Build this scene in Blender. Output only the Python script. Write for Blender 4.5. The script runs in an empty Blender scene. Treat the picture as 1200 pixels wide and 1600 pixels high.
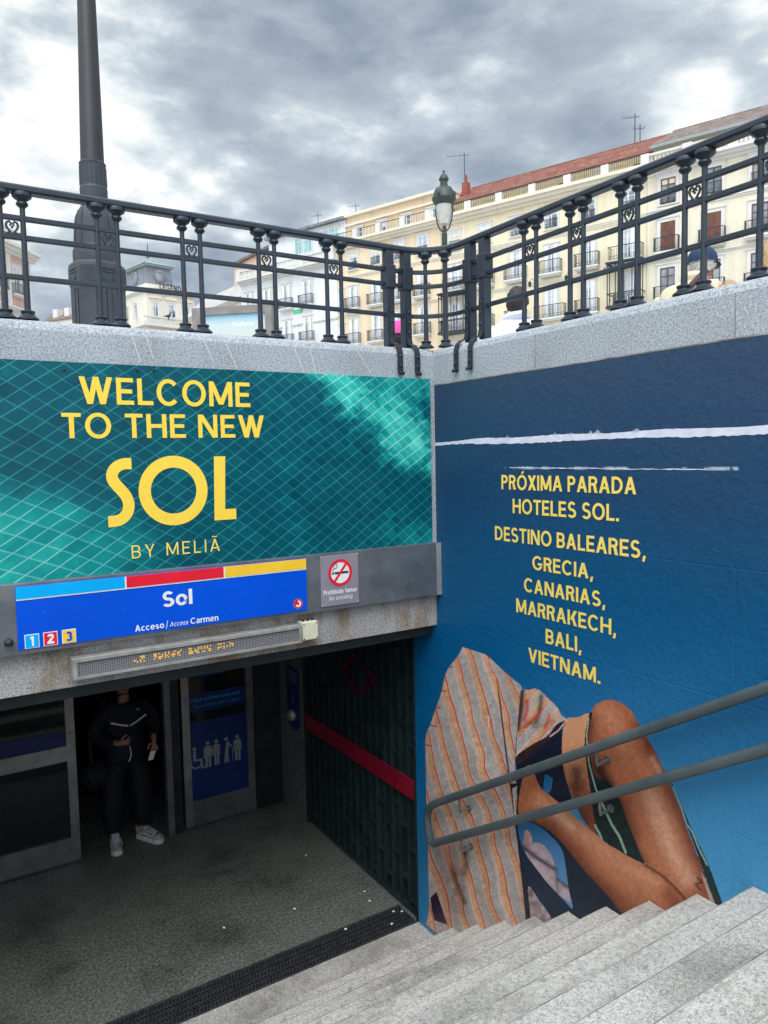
import bpy, bmesh, math, random
import numpy as np
from mathutils import Vector, Matrix
random.seed(7)
rng = np.random.default_rng(7)
R = math.radians
sc = bpy.context.scene
col = sc.collection

# ------------------------------------------------------------------ camera
FOC = 1159.6
CAM = np.array([-3.13257, -4.27516, 3.63898])
MW = np.array([[0.8446221340740829, -0.5349928459545602, -0.01990239708130701],
               [0.0566156433928241, 0.05229158529658862, 0.997025706303697],
               [0.5323608922106866, 0.8432367668007662, -0.07445559455159709]])
cd = bpy.data.cameras.new('camera'); co = bpy.data.objects.new('camera', cd); col.objects.link(co)
cd.sensor_fit = 'VERTICAL'; cd.sensor_height = 36.0; cd.sensor_width = 27.0
cd.lens = 36.0 * FOC / 1600.0
cd.clip_start = 0.05; cd.clip_end = 2000
m3 = Matrix((MW[0], MW[1], -MW[2])).transposed()
co.matrix_world = Matrix.Translation(CAM) @ m3.to_4x4()
sc.camera = co

# ------------------------------------------------------------------ node expression helper
class V:
    def __init__(s, nt, k): s.nt = nt; s.k = k
    def _b(s, op, *o):
        n = s.nt.nodes.new('ShaderNodeMath'); n.operation = op
        for i, x in enumerate((s,) + o):
            if isinstance(x, V): s.nt.links.new(x.k, n.inputs[i])
            else: n.inputs[i].default_value = x
        return V(s.nt, n.outputs[0])
    def __add__(s, o): return s._b('ADD', o)
    def __sub__(s, o): return s._b('SUBTRACT', o)
    def __mul__(s, o): return s._b('MULTIPLY', o)
    def __truediv__(s, o): return s._b('DIVIDE', o)
    def pow(s, o): return s._b('POWER', o)
    def mx(s, o): return s._b('MAXIMUM', o)
    def mn(s, o): return s._b('MINIMUM', o)
    def fract(s): return s._b('FRACT')
    def floor(s): return s._b('FLOOR')
    def abs(s): return s._b('ABSOLUTE')
    def sin(s): return s._b('SINE')
    def lt(s, o): return s._b('LESS_THAN', o)
    def gt(s, o): return s._b('GREATER_THAN', o)
    def step(s, a, b):
        n = s.nt.nodes.new('ShaderNodeMapRange'); n.interpolation_type = 'SMOOTHSTEP'; n.clamp = True
        s.nt.links.new(s.k, n.inputs[0])
        n.inputs[1].default_value = a; n.inputs[2].default_value = b
        return V(s.nt, n.outputs[0])
def sep(nt, vec):
    n = nt.nodes.new('ShaderNodeSeparateXYZ'); nt.links.new(vec, n.inputs[0])
    return [V(nt, n.outputs[i]) for i in range(3)]
def comb(nt, x, y, z):
    n = nt.nodes.new('ShaderNodeCombineXYZ')
    for i, q in enumerate((x, y, z)):
        if isinstance(q, V): nt.links.new(q.k, n.inputs[i])
        else: n.inputs[i].default_value = q
    return n.outputs[0]
def noise(nt, vec, scale, detail=4, rough=0.55, dist=0.0):
    n = nt.nodes.new('ShaderNodeTexNoise'); n.inputs['Scale'].default_value = scale
    n.inputs['Detail'].default_value = detail; n.inputs['Roughness'].default_value = rough
    n.inputs['Distortion'].default_value = dist
    nt.links.new(vec, n.inputs['Vector']); return V(nt, n.outputs[0])
def ramp(nt, fac, stops):
    n = nt.nodes.new('ShaderNodeValToRGB'); e = n.color_ramp.elements
    while len(e) < len(stops): e.new(0.5)
    for i, (p, c) in enumerate(stops):
        e[i].position = p; e[i].color = (*c[:3], 1)
    nt.links.new(fac.k if isinstance(fac, V) else fac, n.inputs[0]); return n.outputs[0]
def mixc(nt, fac, a, b, blend='MIX'):
    n = nt.nodes.new('ShaderNodeMix'); n.data_type = 'RGBA'; n.blend_type = blend
    for i, x in ((0, fac), (6, a), (7, b)):
        if isinstance(x, V): nt.links.new(x.k, n.inputs[i])
        elif isinstance(x, (tuple, list)): n.inputs[i].default_value = (*x[:3], 1)
        elif isinstance(x, (int, float)): n.inputs[i].default_value = x
        else: nt.links.new(x, n.inputs[i])
    return n.outputs[2]

# ------------------------------------------------------------------ world: overcast sky
SUN_EL, SUN_AZ = R(52), R(215)     # azimuth clockwise from +Y: behind the camera
w = bpy.data.worlds.new('World'); sc.world = w; w.use_nodes = True
nt = w.node_tree; nt.nodes.clear()
out = nt.nodes.new('ShaderNodeOutputWorld'); bg = nt.nodes.new('ShaderNodeBackground')
nt.links.new(bg.outputs[0], out.inputs[0])
sky = nt.nodes.new('ShaderNodeTexSky'); sky.sky_type = 'NISHITA'; sky.sun_disc = False
sky.sun_elevation = SUN_EL; sky.sun_rotation = SUN_AZ
tc = nt.nodes.new('ShaderNodeTexCoord'); gen = tc.outputs['Generated']
dx, dy, dz = sep(nt, gen)
inv = (dz.mx(0.0) + 0.42)
pv = comb(nt, dx / inv, dy / inv, 3.7)
def cloud(ox, oy, oz):
    """billowing cloud density: soft masses with cauliflower edges"""
    a = noise(nt, comb(nt, dx / inv + ox, dy / inv + oy, dz * 0.8 + oz), 1.9, 3, 0.5, 0.15)
    q = noise(nt, comb(nt, dx / inv + ox + 7.3, dy / inv + oy - 2.1, dz * 2.0 + oz), 5.0, 9, 0.56, 0.15)
    return a, q
a0_, q0_ = cloud(0.0, 0.0, 3.7)
a1_, q1_ = cloud(0.035, 0.05, 3.73)
bil = (q0_ - 0.5).abs() * 2.0
n3 = noise(nt, comb(nt, dx / inv + 2.3, dy / inv + 5.1, 8.0), 1.0, 3, 0.5)
relief = ((a0_ - a1_) * 0.9 + (q0_ - q1_) * 0.55)           # lit against shaded flanks of the clumps
dens = a0_ * 0.95 + n3 * 0.32 + q0_ * 0.46 - bil * 0.10 + relief * 0.80 - 0.335
cl = ramp(nt, dens, [(0.35, (1.05, 1.05, 1.05)), (0.42, (0.80, 0.86, 0.88)), (0.485, (0.58, 0.655, 0.705)),
                     (0.58, (0.44, 0.51, 0.58)), (0.76, (0.27, 0.33, 0.42))])
skym = mixc(nt, 0.90, mixc(nt, 1.0, sky.outputs[0], (0.09, 0.09, 0.09), 'MULTIPLY'), cl)
# overcast luminance: brighter overhead and on the side where the sun stands (behind the viewer)
sdx, sdy = math.sin(SUN_AZ), math.cos(SUN_AZ)
toward = (dx * sdx + dy * sdy)
gain = (dz.step(0.52, 1.0) * 1.9 + 1.0) * (toward.step(-0.30, 0.9) * 1.15 + 1.0)
hz = dz.step(-0.02, 0.22) * -0.25 + 1.25
vm = nt.nodes.new('ShaderNodeVectorMath'); vm.operation = 'SCALE'
nt.links.new(skym, vm.inputs[0]); nt.links.new((gain * hz).k, vm.inputs['Scale'])
nt.links.new(vm.outputs[0], bg.inputs[0]); bg.inputs[1].default_value = 1.0

# sun behind thick cloud
sd = bpy.data.lights.new('sun', 'SUN'); so = bpy.data.objects.new('sun', sd); col.objects.link(so)
sd.energy = 1.3; sd.angle = R(35); sd.color = (1.0, 0.96, 0.90)
dvec = Vector((math.sin(SUN_AZ) * math.cos(SUN_EL), math.cos(SUN_AZ) * math.cos(SUN_EL), math.sin(SUN_EL)))
so.rotation_euler = dvec.to_track_quat('Z', 'Y').to_euler(); so.location = dvec * 60

sc.view_settings.view_transform = 'Standard'; sc.view_settings.look = 'None'
sc.view_settings.gamma = 1.0; sc.view_settings.exposure = 0.15
try: sc.view_settings.use_curve_mapping = False
except Exception: pass
sc.render.engine = 'CYCLES'
sc.cycles.max_bounces = 8; sc.cycles.diffuse_bounces = 4; sc.cycles.use_denoising = True

# ------------------------------------------------------------------ materials
def new_mat(name):
    m = bpy.data.materials.new(name); m.use_nodes = True
    b = m.node_tree.nodes['Principled BSDF']; return m, m.node_tree, b
def objvec(nt):
    t = nt.nodes.new('ShaderNodeTexCoord'); return t.outputs['Object']
def geopos(nt):
    t = nt.nodes.new('ShaderNodeNewGeometry'); return t.outputs['Position']
def add_bump(nt, b, h, strength, dist):
    n = nt.nodes.new('ShaderNodeBump'); n.inputs['Strength'].default_value = strength
    n.inputs['Distance'].default_value = dist
    nt.links.new(h.k, n.inputs['Height']); nt.links.new(n.outputs[0], b.inputs['Normal'])
def mat(name, c, rough=0.6, metal=0.0, var=0.15, scale=6.0, bump=0.0, bscale=60.0, c2=None, spec=0.5, coat=0.0):
    m, nt, b = new_mat(name)
    p = geopos(nt)
    f = noise(nt, p, scale, 5, 0.6)
    lo = tuple(x * (1 - var) for x in c); hi = tuple(min(1, x * (1 + var)) for x in (c2 or c))
    nt.links.new(ramp(nt, f, [(0.35, lo), (0.65, hi)]), b.inputs['Base Color'])
    b.inputs['Roughness'].default_value = rough; b.inputs['Metallic'].default_value = metal
    b.inputs['Specular IOR Level'].default_value = spec
    b.inputs['Coat Weight'].default_value = coat
    if bump: add_bump(nt, b, noise(nt, p, bscale, 3), bump, 0.004)
    return m
def granite(name, dark, mid, light, scale=150.0, stain=None, grime_shade=0.35, rough=0.75, spots=False):
    m, nt, b = new_mat(name); p = geopos(nt)
    n = noise(nt, p, scale, 3, 0.7); g = noise(nt, p, scale * 0.36, 2, 0.6)
    c = ramp(nt, n * 0.65 + g * 0.35, [(0.36, dark), (0.47, mid), (0.56, light), (0.66, tuple(min(1, x * 1.25) for x in light))])
    big = noise(nt, p, 1.7, 5, 0.62)
    c = mixc(nt, big.step(0.45, 0.72) * grime_shade, c, (0.45, 0.45, 0.44), 'MULTIPLY')
    if stain:
        x, y, z = sep(nt, p)
        s = noise(nt, comb(nt, x * 2.2 + y, y, z * 1.0), 1.9, 5, 0.6)
        c = mixc(nt, s.step(0.44, 0.62) * 0.85, c, stain, 'MULTIPLY')
    if spots:
        sp = noise(nt, p, 11, 2, 0.5); c = mixc(nt, sp.step(0.70, 0.735) * 0.45, c, (0.30, 0.28, 0.26), 'MULTIPLY')
        x, y, z = sep(nt, p); dirt = noise(nt, comb(nt, x * 0.5, y * 3.0, z), 2.2, 6, 0.65); c = mixc(nt, dirt.step(0.50, 0.70) * 0.45, c, (0.62, 0.57, 0.50), 'MULTIPLY')
    nt.links.new(c, b.inputs['Base Color']); b.inputs['Roughness'].default_value = rough
    add_bump(nt, b, n, 0.35, 0.003)
    return m
def emis(name, c, s):
    m, nt, b = new_mat(name); b.inputs['Base Color'].default_value = (0, 0, 0, 1)
    b.inputs['Emission Color'].default_value = (*c, 1); b.inputs['Emission Strength'].default_value = s
    return m
def glass(name, tint, rough=0.03, alpha=0.45):
    m, nt, b = new_mat(name)
    f = noise(nt, geopos(nt), 2.0, 3)
    nt.links.new(ramp(nt, f, [(0.3, tint), (0.7, tuple(x * 1.3 for x in tint))]), b.inputs['Base Color'])
    b.inputs['Roughness'].default_value = rough
    b.inputs['Alpha'].default_value = alpha
    return m

M = {}
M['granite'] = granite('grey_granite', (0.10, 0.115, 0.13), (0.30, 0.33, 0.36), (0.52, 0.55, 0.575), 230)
M['granite_stained'] = granite('stained_granite', (0.12, 0.12, 0.12), (0.33, 0.33, 0.33), (0.52, 0.52, 0.52), 200, stain=(0.62, 0.42, 0.24))
M['granite_step'] = granite('pale_granite', (0.17, 0.16, 0.145), (0.40, 0.38, 0.35), (0.54, 0.515, 0.475), 150, grime_shade=0.8, spots=True)
M['terrazzo'] = granite('dark_terrazzo', (0.020, 0.028, 0.027), (0.082, 0.094, 0.085), (0.225, 0.232, 0.200), 130, grime_shade=0.95, rough=0.5, spots=True)
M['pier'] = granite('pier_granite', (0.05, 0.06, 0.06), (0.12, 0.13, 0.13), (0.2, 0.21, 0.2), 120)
M['grime_shade'] = mat('dirt_shade_line', (0.26, 0.242, 0.215), 0.9, 0, 0.5, 5)  # dirt in the coping joints, and shade painted along the step nosings
M['paving'] = granite('plaza_paving', (0.2, 0.2, 0.2), (0.38, 0.37, 0.36), (0.5, 0.5, 0.48), 90)
M['iron'] = mat('painted_iron', (0.017, 0.027, 0.041), 0.42, 0.0, 0.25, 9, 0.25, 120, spec=0.5)
M['iron_lamp'] = mat('lamp_iron', (0.030, 0.037, 0.047), 0.5, 0.0, 0.25, 5, 0.3, 70)
M['bracket'] = mat('bracket_steel', (0.22, 0.23, 0.23), 0.35, 0.6, 0.2, 12)
M['iron_shaft'] = mat('dark_lamp_shaft', (0.014, 0.016, 0.019), 0.5, 0, 0.25, 5, 0.2, 50)
M['iron_green'] = mat('green_iron', (0.030, 0.042, 0.042), 0.45, 0.0, 0.25, 12, 0.2, 60)
M['steel'] = mat('brushed_steel', (0.20, 0.215, 0.235), 0.42, 0.6, 0.22, 5, 0.1, 40)
M['steel_bright'] = mat('door_steel', (0.36, 0.37, 0.38), 0.30, 0.85, 0.2, 7)
M['alu'] = mat('aluminium', (0.46, 0.45, 0.42), 0.45, 0.5, 0.2, 12)
M['rail_paint'] = mat('handrail_paint', (0.085, 0.115, 0.125), 0.42, 0.0, 0.2, 10, 0.15, 80)
def m_rail():
    m, nt, b = new_mat('handrail_chipped_paint'); p = geopos(nt)
    f = noise(nt, p, 4, 4); chips = noise(nt, p, 16, 6, 0.7)
    c = ramp(nt, f, [(0.3, (0.050, 0.072, 0.079)), (0.7, (0.088, 0.115, 0.122))])
    c = mixc(nt, chips.step(0.635, 0.66), c, (0.19, 0.10, 0.075))
    nt.links.new(c, b.inputs['Base Color']); b.inputs['Roughness'].default_value = 0.4
    add_bump(nt, b, chips, 0.15, 0.003); return m
M['rail_paint'] = m_rail()
M['dark_metal'] = mat('dark_metal', (0.022, 0.032, 0.035), 0.5, 0.3, 0.3, 6)
M['lattice'] = mat('lattice_metal', (0.016, 0.030, 0.034), 0.45, 0.1, 0.3, 5, 0.2, 30)
M['grate'] = mat('cast_grate', (0.060, 0.064, 0.070), 0.45, 0.4, 0.4, 20)
M['void'] = mat('drain_dark', (0.006, 0.006, 0.007), 0.9)
M['yellow'] = mat('yellow_letters', (0.97, 0.66, 0.075), 0.5, 0, 0.04, 30, spec=.2)
M['yellow_pale'] = mat('pale_yellow_letters', (0.97, 0.71, 0.14), 0.5, 0, 0.04, 30, spec=.2)
M['white'] = mat('white_print', (0.85, 0.86, 0.87), 0.45, 0, 0.04, 20)
M['sign_blue'] = mat('sign_blue', (0.0, 0.088, 0.70), 0.4, 0, 0.06, 2, spec=.15)
M['sky_blue'] = mat('line_sky_blue', (0.0, 0.42, 0.90), 0.4, 0, 0.05, 5, spec=.15)
M['red'] = mat('line_red', (0.80, 0.018, 0.040), 0.4, 0, 0.06, 5, spec=.15)
M['gold'] = mat('line_gold', (0.95, 0.58, 0.04), 0.4, 0, 0.05, 5, spec=.15)
M['mauve'] = mat('mauve_plate', (0.27, 0.245, 0.29), 0.4, 0, 0.06, 6)
M['black'] = mat('black_print', (0.015, 0.015, 0.018), 0.5)
M['ivory'] = mat('ivory_plastic', (0.70, 0.67, 0.50), 0.5, 0, 0.07, 20)
M['grey_glyph'] = mat('faded_white_print', (0.30, 0.32, 0.34), 0.5, 0, 0.1, 20)
M['led'] = emis('lit_led', (1.0, 0.55, 0.08), 1.0)
M['dark_blue'] = mat('dark_blue_film', (0.006, 0.022, 0.14), 0.35, 0, 0.2, 3)
M['mid_blue'] = mat('blue_film', (0.003, 0.024, 0.15), 0.35, 0, 0.2, 3)
M['door_glass'] = glass('door_glass', (0.012, 0.020, 0.022), 0.06, 0.72)
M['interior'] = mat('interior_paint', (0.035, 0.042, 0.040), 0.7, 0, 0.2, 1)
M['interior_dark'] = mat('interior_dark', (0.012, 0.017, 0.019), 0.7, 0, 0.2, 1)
M['maroon'] = mat('red_band_paint', (0.24, 0.004, 0.022), 0.4, 0, 0.15, 4)
M['dim_maroon'] = mat('red_outline_paint', (0.10, 0.003, 0.016), 0.4, 0, 0.15, 4)
M['skin'] = mat('skin', (0.42, 0.20, 0.13), 0.55, 0, 0.1, 15)
M['hair_dark'] = mat('dark_hair', (0.018, 0.014, 0.012), 0.55, 0, 0.5, 60, 0.8, 90)
M['hair_grey'] = mat('grey_hair', (0.45, 0.43, 0.42), 0.6, 0, 0.3, 60, 0.8, 90)
M['hair_blond'] = mat('blond_hair', (0.55, 0.36, 0.16), 0.55, 0, 0.35, 50, 0.8, 60)
M['tracksuit'] = mat('dark_tracksuit', (0.004, 0.005, 0.015), 0.75, 0, 0.3, 8, 0.4, 25)
M['shoe_sole'] = mat('shoe_sole', (0.80, 0.80, 0.77), 0.6, 0, 0.1, 20)
M['shoe_grey'] = mat('shoe_upper', (0.36, 0.37, 0.40), 0.6, 0, 0.4, 30)
M['shirt_white'] = mat('white_shirt', (0.72, 0.74, 0.82), 0.8, 0, 0.08, 5, 0.5, 14)
M['sweater'] = mat('beige_sweater', (0.72, 0.58, 0.40), 0.85, 0, 0.1, 6, 0.5, 20)
M['cap'] = mat('navy_cap', (0.012, 0.035, 0.095), 0.8, 0, 0.2, 20, 0.4, 60)
M['strap_brown'] = mat('brown_strap', (0.09, 0.05, 0.055), 0.6)
M['cream_cloth'] = mat('cream_cloth', (0.65, 0.55, 0.45), 0.85, 0, 0.12, 8)
M['black_coat'] = mat('black_coat', (0.012, 0.013, 0.016), 0.7, 0, 0.3, 8)
M['pink'] = mat('pink_cloth', (0.75, 0.06, 0.30), 0.7, 0, 0.1, 10)

# facades
def plaster(name, c, var=0.10):
    m, nt, b = new_mat(name); p = geopos(nt); x, y, z = sep(nt, p)
    f = noise(nt, p, 0.35, 5, 0.6); g = noise(nt, comb(nt, x * 3, y * 3, z * 0.35), 0.8, 5, 0.6)
    k = f * 0.5 + g * 0.5
    nt.links.new(ramp(nt, k, [(0.32, tuple(q * (1 - var * 2) for q in c)), (0.5, c), (0.68, tuple(min(1, q * (1 + var)) for q in c))]), b.inputs['Base Color'])
    b.inputs['Roughness'].default_value = 0.85; return m
M['f_pale'] = plaster('pale_cream_plaster', (0.72, 0.66, 0.52))
M['f_cream'] = plaster('cream_plaster', (0.78, 0.685, 0.49))
M['f_yellow'] = plaster('yellow_plaster', (0.76, 0.61, 0.43))
M['f_white'] = plaster('white_plaster', (0.72, 0.74, 0.76))
M['f_peach'] = plaster('peach_plaster', (0.72, 0.53, 0.40))
M['f_pink'] = plaster('pink_plaster', (0.62, 0.42, 0.36))
M['f_ivory'] = plaster('ivory_plaster', (0.72, 0.68, 0.58))
M['trim'] = plaster('pale_trim', (0.66, 0.645, 0.61), 0.06)
M['trim_cream'] = plaster('cream_trim', (0.72, 0.66, 0.54), 0.06)
M['slate'] = plaster('slate_tower', (0.20, 0.22, 0.25), 0.2)
M['zinc'] = plaster('green_zinc_roof', (0.26, 0.34, 0.33), 0.12)
M['wood'] = mat('brown_wood', (0.16, 0.06, 0.035), 0.6, 0, 0.3, 3)
M['sash_white'] = mat('white_sash', (0.75, 0.76, 0.78), 0.5)
M['curtain'] = mat('pale_curtain', (0.50, 0.53, 0.56), 0.8, 0, 0.25, 1.5)
def m_wglass():
    m, nt, b = new_mat('window_glass'); p = geopos(nt)
    f = noise(nt, p, 0.5, 4)
    nt.links.new(ramp(nt, f, [(0.35, (0.10, 0.13, 0.15)), (0.6, (0.30, 0.35, 0.38))]), b.inputs['Base Color'])
    b.inputs['Roughness'].default_value = 0.08; b.inputs['Specular IOR Level'].default_value = 0.8; return m
M['wglass'] = m_wglass()
M['wteal'] = mat('teal_glass', (0.30, 0.48, 0.50), 0.1, 0, 0.2, 0.6)
def m_tiles(name, a, b_, d):
    m, nt, b = new_mat(name); p = objvec(nt); x, y, z = sep(nt, p)
    rows = ((x * 4.2).fract() - 0.5).abs() * 2.0
    cour = (y * 3.0).fract()
    blk = noise(nt, comb(nt, (x * 4.2).floor(), (y * 3.0).floor(), 0.0), 3.1, 2)
    big = noise(nt, p, 0.8, 5)
    c = ramp(nt, blk * 0.6 + big * 0.4, [(0.35, a), (0.5, b_), (0.65, d)])
    c = mixc(nt, rows.step(0.55, 0.95) * 0.75, c, (0.25, 0.22, 0.2), 'MULTIPLY')
    nt.links.new(c, b.inputs['Base Color']); b.inputs['Roughness'].default_value = 0.85
    add_bump(nt, b, (rows * -1.0 + 1.0) + cour * 0.4, 0.9, 0.06); return m
M['roof_red'] = m_tiles('red_roof_tiles', (0.15, 0.045, 0.032), (0.25, 0.080, 0.052), (0.35, 0.155, 0.105))
M['roof_brown'] = m_tiles('brown_roof_tiles', (0.13, 0.09, 0.075), (0.22, 0.16, 0.135), (0.32, 0.25, 0.21))

# pool-tile print (flat poster)
def m_pool():
    m, nt, b = new_mat('pool_tile_print'); p = geopos(nt); x, y, z = sep(nt, p)
    wx = noise(nt, p, 1.6, 2, 0.5); wz = noise(nt, comb(nt, x + 9.0, y, z), 1.6, 2, 0.5)
    xx = x + wx * 0.034 - 0.017; zz = z + wz * 0.034 - 0.017
    w_ = (xx + 2.8) * 0.16 + 0.92                       # the print's own perspective: tiles shrink to one side
    wv = (xx + 2.8) * 0.20 + 0.92
    u = (zz - 3.0 - xx * 0.66) / 0.079
    v = (zz - 3.0 + xx * 0.86) * wv / 0.092
    lu = (u.fract() - 0.5).abs(); lv = (v.fract() - 0.5).abs()
    lines = lu.step(0.44, 0.48).mx(lv.step(0.44, 0.48) * 0.55) * 0.92
    cell = noise(nt, comb(nt, u.floor() * 3.7, v.floor() * 5.3, 0.0), 1.0, 2)
    # caustic light in the printed water
    big = noise(nt, p, 2.3, 4, 0.6, 0.6)
    d1 = ((x + 2.9) * (x + 2.9) * 0.8 + (z - 3.08) * (z - 3.08) * 3.0)
    b1 = (d1 + big * 0.5 - 0.25).step(1.0, 0.0)
    band = (z - 3.66 + (x + 0.05) * 0.62) ; cau = noise(nt, comb(nt, x * 1.4 + z * .9, y, z * 3.4 - x * 1.2), 2.4, 5, 0.65, 0.8)
    band = (band.abs() + big * 0.8 - 0.40 + cau * 0.55 - 0.27)
    b2 = band.step(0.30, -0.05) * x.step(-1.35, -0.65)
    up = z.step(3.95, 4.15) * x.step(-0.9, -0.3) * 0.35
    low = z.step(3.35, 3.02) * x.step(-0.9, -0.1) * 0.18
    fine = noise(nt, p, 9.0, 4, 0.6)
    L = (b1 * (big * 0.55 + 0.10) + b2 * (cau * 0.85 + cell * 0.35 + 0.05) + up + low + cell * 0.46 + big * 0.30 + fine * 0.25 - 0.38)
    c = ramp(nt, L, [(0.0, (0.001, 0.060, 0.090)), (0.20, (0.002, 0.098, 0.128)), (0.45, (0.004, 0.27, 0.26)), (0.75, (0.045, 0.56, 0.46)), (1.0, (0.20, 0.78, 0.66))])
    lc = ramp(nt, L, [(0.0, (0.010, 0.16, 0.185)), (0.30, (0.05, 0.36, 0.35)), (0.6, (0.34, 0.74, 0.68)), (1.0, (0.62, 0.88, 0.83))])
    c = mixc(nt, lines, c, lc)
    nt.links.new(c, b.inputs['Base Color']); b.inputs['Roughness'].default_value = 0.30
    b.inputs['Specular IOR Level'].default_value = 0.15
    return m
M['pool'] = m_pool()
# blue poster on the rough wall
def m_blue():
    m, nt, b = new_mat('blue_poster_print'); p = geopos(nt); x, y, z = sep(nt, p)
    f = noise(nt, p, 1.2, 4)
    k = (z - 0.4) / 3.8 + f * 0.10 - 0.05
    c = ramp(nt, k, [(0.0, (0.001, 0.135, 0.32)), (0.22, (0.001, 0.125, 0.315)), (0.45, (0.0, 0.108, 0.285)), (0.66, (0.001, 0.082, 0.20)), (0.80, (0.012, 0.058, 0.135)), (1.0, (0.028, 0.060, 0.115))])
    # lighter printed sky low down, farther along the stairs
    g = (y * -1.0 - z * 0.75 + f * 0.5).step(-1.1, 1.2) * z.step(3.0, 1.0)
    c = mixc(nt, g * 0.9, c, (0.09, 0.37, 0.63))
    seam = ((z - 3.553) .abs()).step(0.012, 0.002) * noise(nt, comb(nt, y * 2.5, x, z), 3.0, 3).step(0.5, 0.6) * y.step(-0.6, -1.0)
    c = mixc(nt, seam * 0.9, c, (0.5, 0.55, 0.66))
    nt.links.new(c, b.inputs['Base Color']); b.inputs['Roughness'].default_value = 0.45
    b.inputs['Specular IOR Level'].default_value = 0.30
    h = noise(nt, p, 26, 5, 0.65) * 0.6 + noise(nt, p, 7, 3) * 0.5
    jz = ((z / 0.62).fract() - 0.5).abs().step(0.490, 0.5); jy = ((y / 1.15 + (z / 0.62).floor() * 0.5).fract() - 0.5).abs().step(0.494, 0.5)
    add_bump(nt, b, h - jz.mx(jy) * 0.10, 0.55, 0.02)
    return m
M['blue_poster'] = m_blue()
def m_print():
    m, nt, b = new_mat('printed_figure'); a = nt.nodes.new('ShaderNodeVertexColor'); a.layer_name = 'ink'
    nt.links.new(a.outputs[0], b.inputs['Base Color']); b.inputs['Roughness'].default_value = 0.42
    p = geopos(nt); add_bump(nt, b, noise(nt, p, 26, 5, 0.65) * 0.6 + noise(nt, p, 7, 3) * 0.5, 0.3, 0.02); return m
M['print'] = m_print()
M['tear'] = mat('torn_paper', (0.68, 0.69, 0.80), 0.8, 0, 0.08, 12, 0.5, 40)
def m_screen():
    m, nt, b = new_mat('advert_print'); x, y, z = sep(nt, objvec(nt))
    c = ramp(nt, (z - 2.25) / 0.85, [(0.0, (0.55, 0.55, 0.47)), (0.55, (0.48, 0.57, 0.60)), (0.85, (0.22, 0.42, 0.56)), (1.0, (0.10, 0.32, 0.52))])
    nt.links.new(c, b.inputs['Base Color']); b.inputs['Roughness'].default_value = 0.25
    return m
M['advert'] = m_screen()
M['advert_frame'] = mat('bronze_frame', (0.22, 0.20, 0.19), 0.5, 0.2, 0.15, 3)
def m_ledgrid():
    m, nt, b = new_mat('led_matrix'); p = geopos(nt); x, y, z = sep(nt, p)
    g = ((x / 0.0095).fract() - 0.5).abs().mx(((z / 0.0095).fract() - 0.5).abs())
    c = mixc(nt, g.step(0.28, 0.40), (0.33, 0.33, 0.35), (0.03, 0.03, 0.032))
    nt.links.new(c, b.inputs['Base Color']); b.inputs['Roughness'].default_value = 0.5; return m
M['ledgrid'] = m_ledgrid()
def m_bulb():
    m, nt, b = new_mat('frosted_lantern_glass')
    f = noise(nt, geopos(nt), 8, 3)
    nt.links.new(ramp(nt, f, [(0.3, (0.62, 0.60, 0.54)), (0.7, (0.78, 0.77, 0.72))]), b.inputs['Base Color'])
    b.inputs['Roughness'].default_value = 0.25; b.inputs['Transmission Weight'].default_value = 0.35; return m
M['bulb'] = m_bulb()

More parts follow.
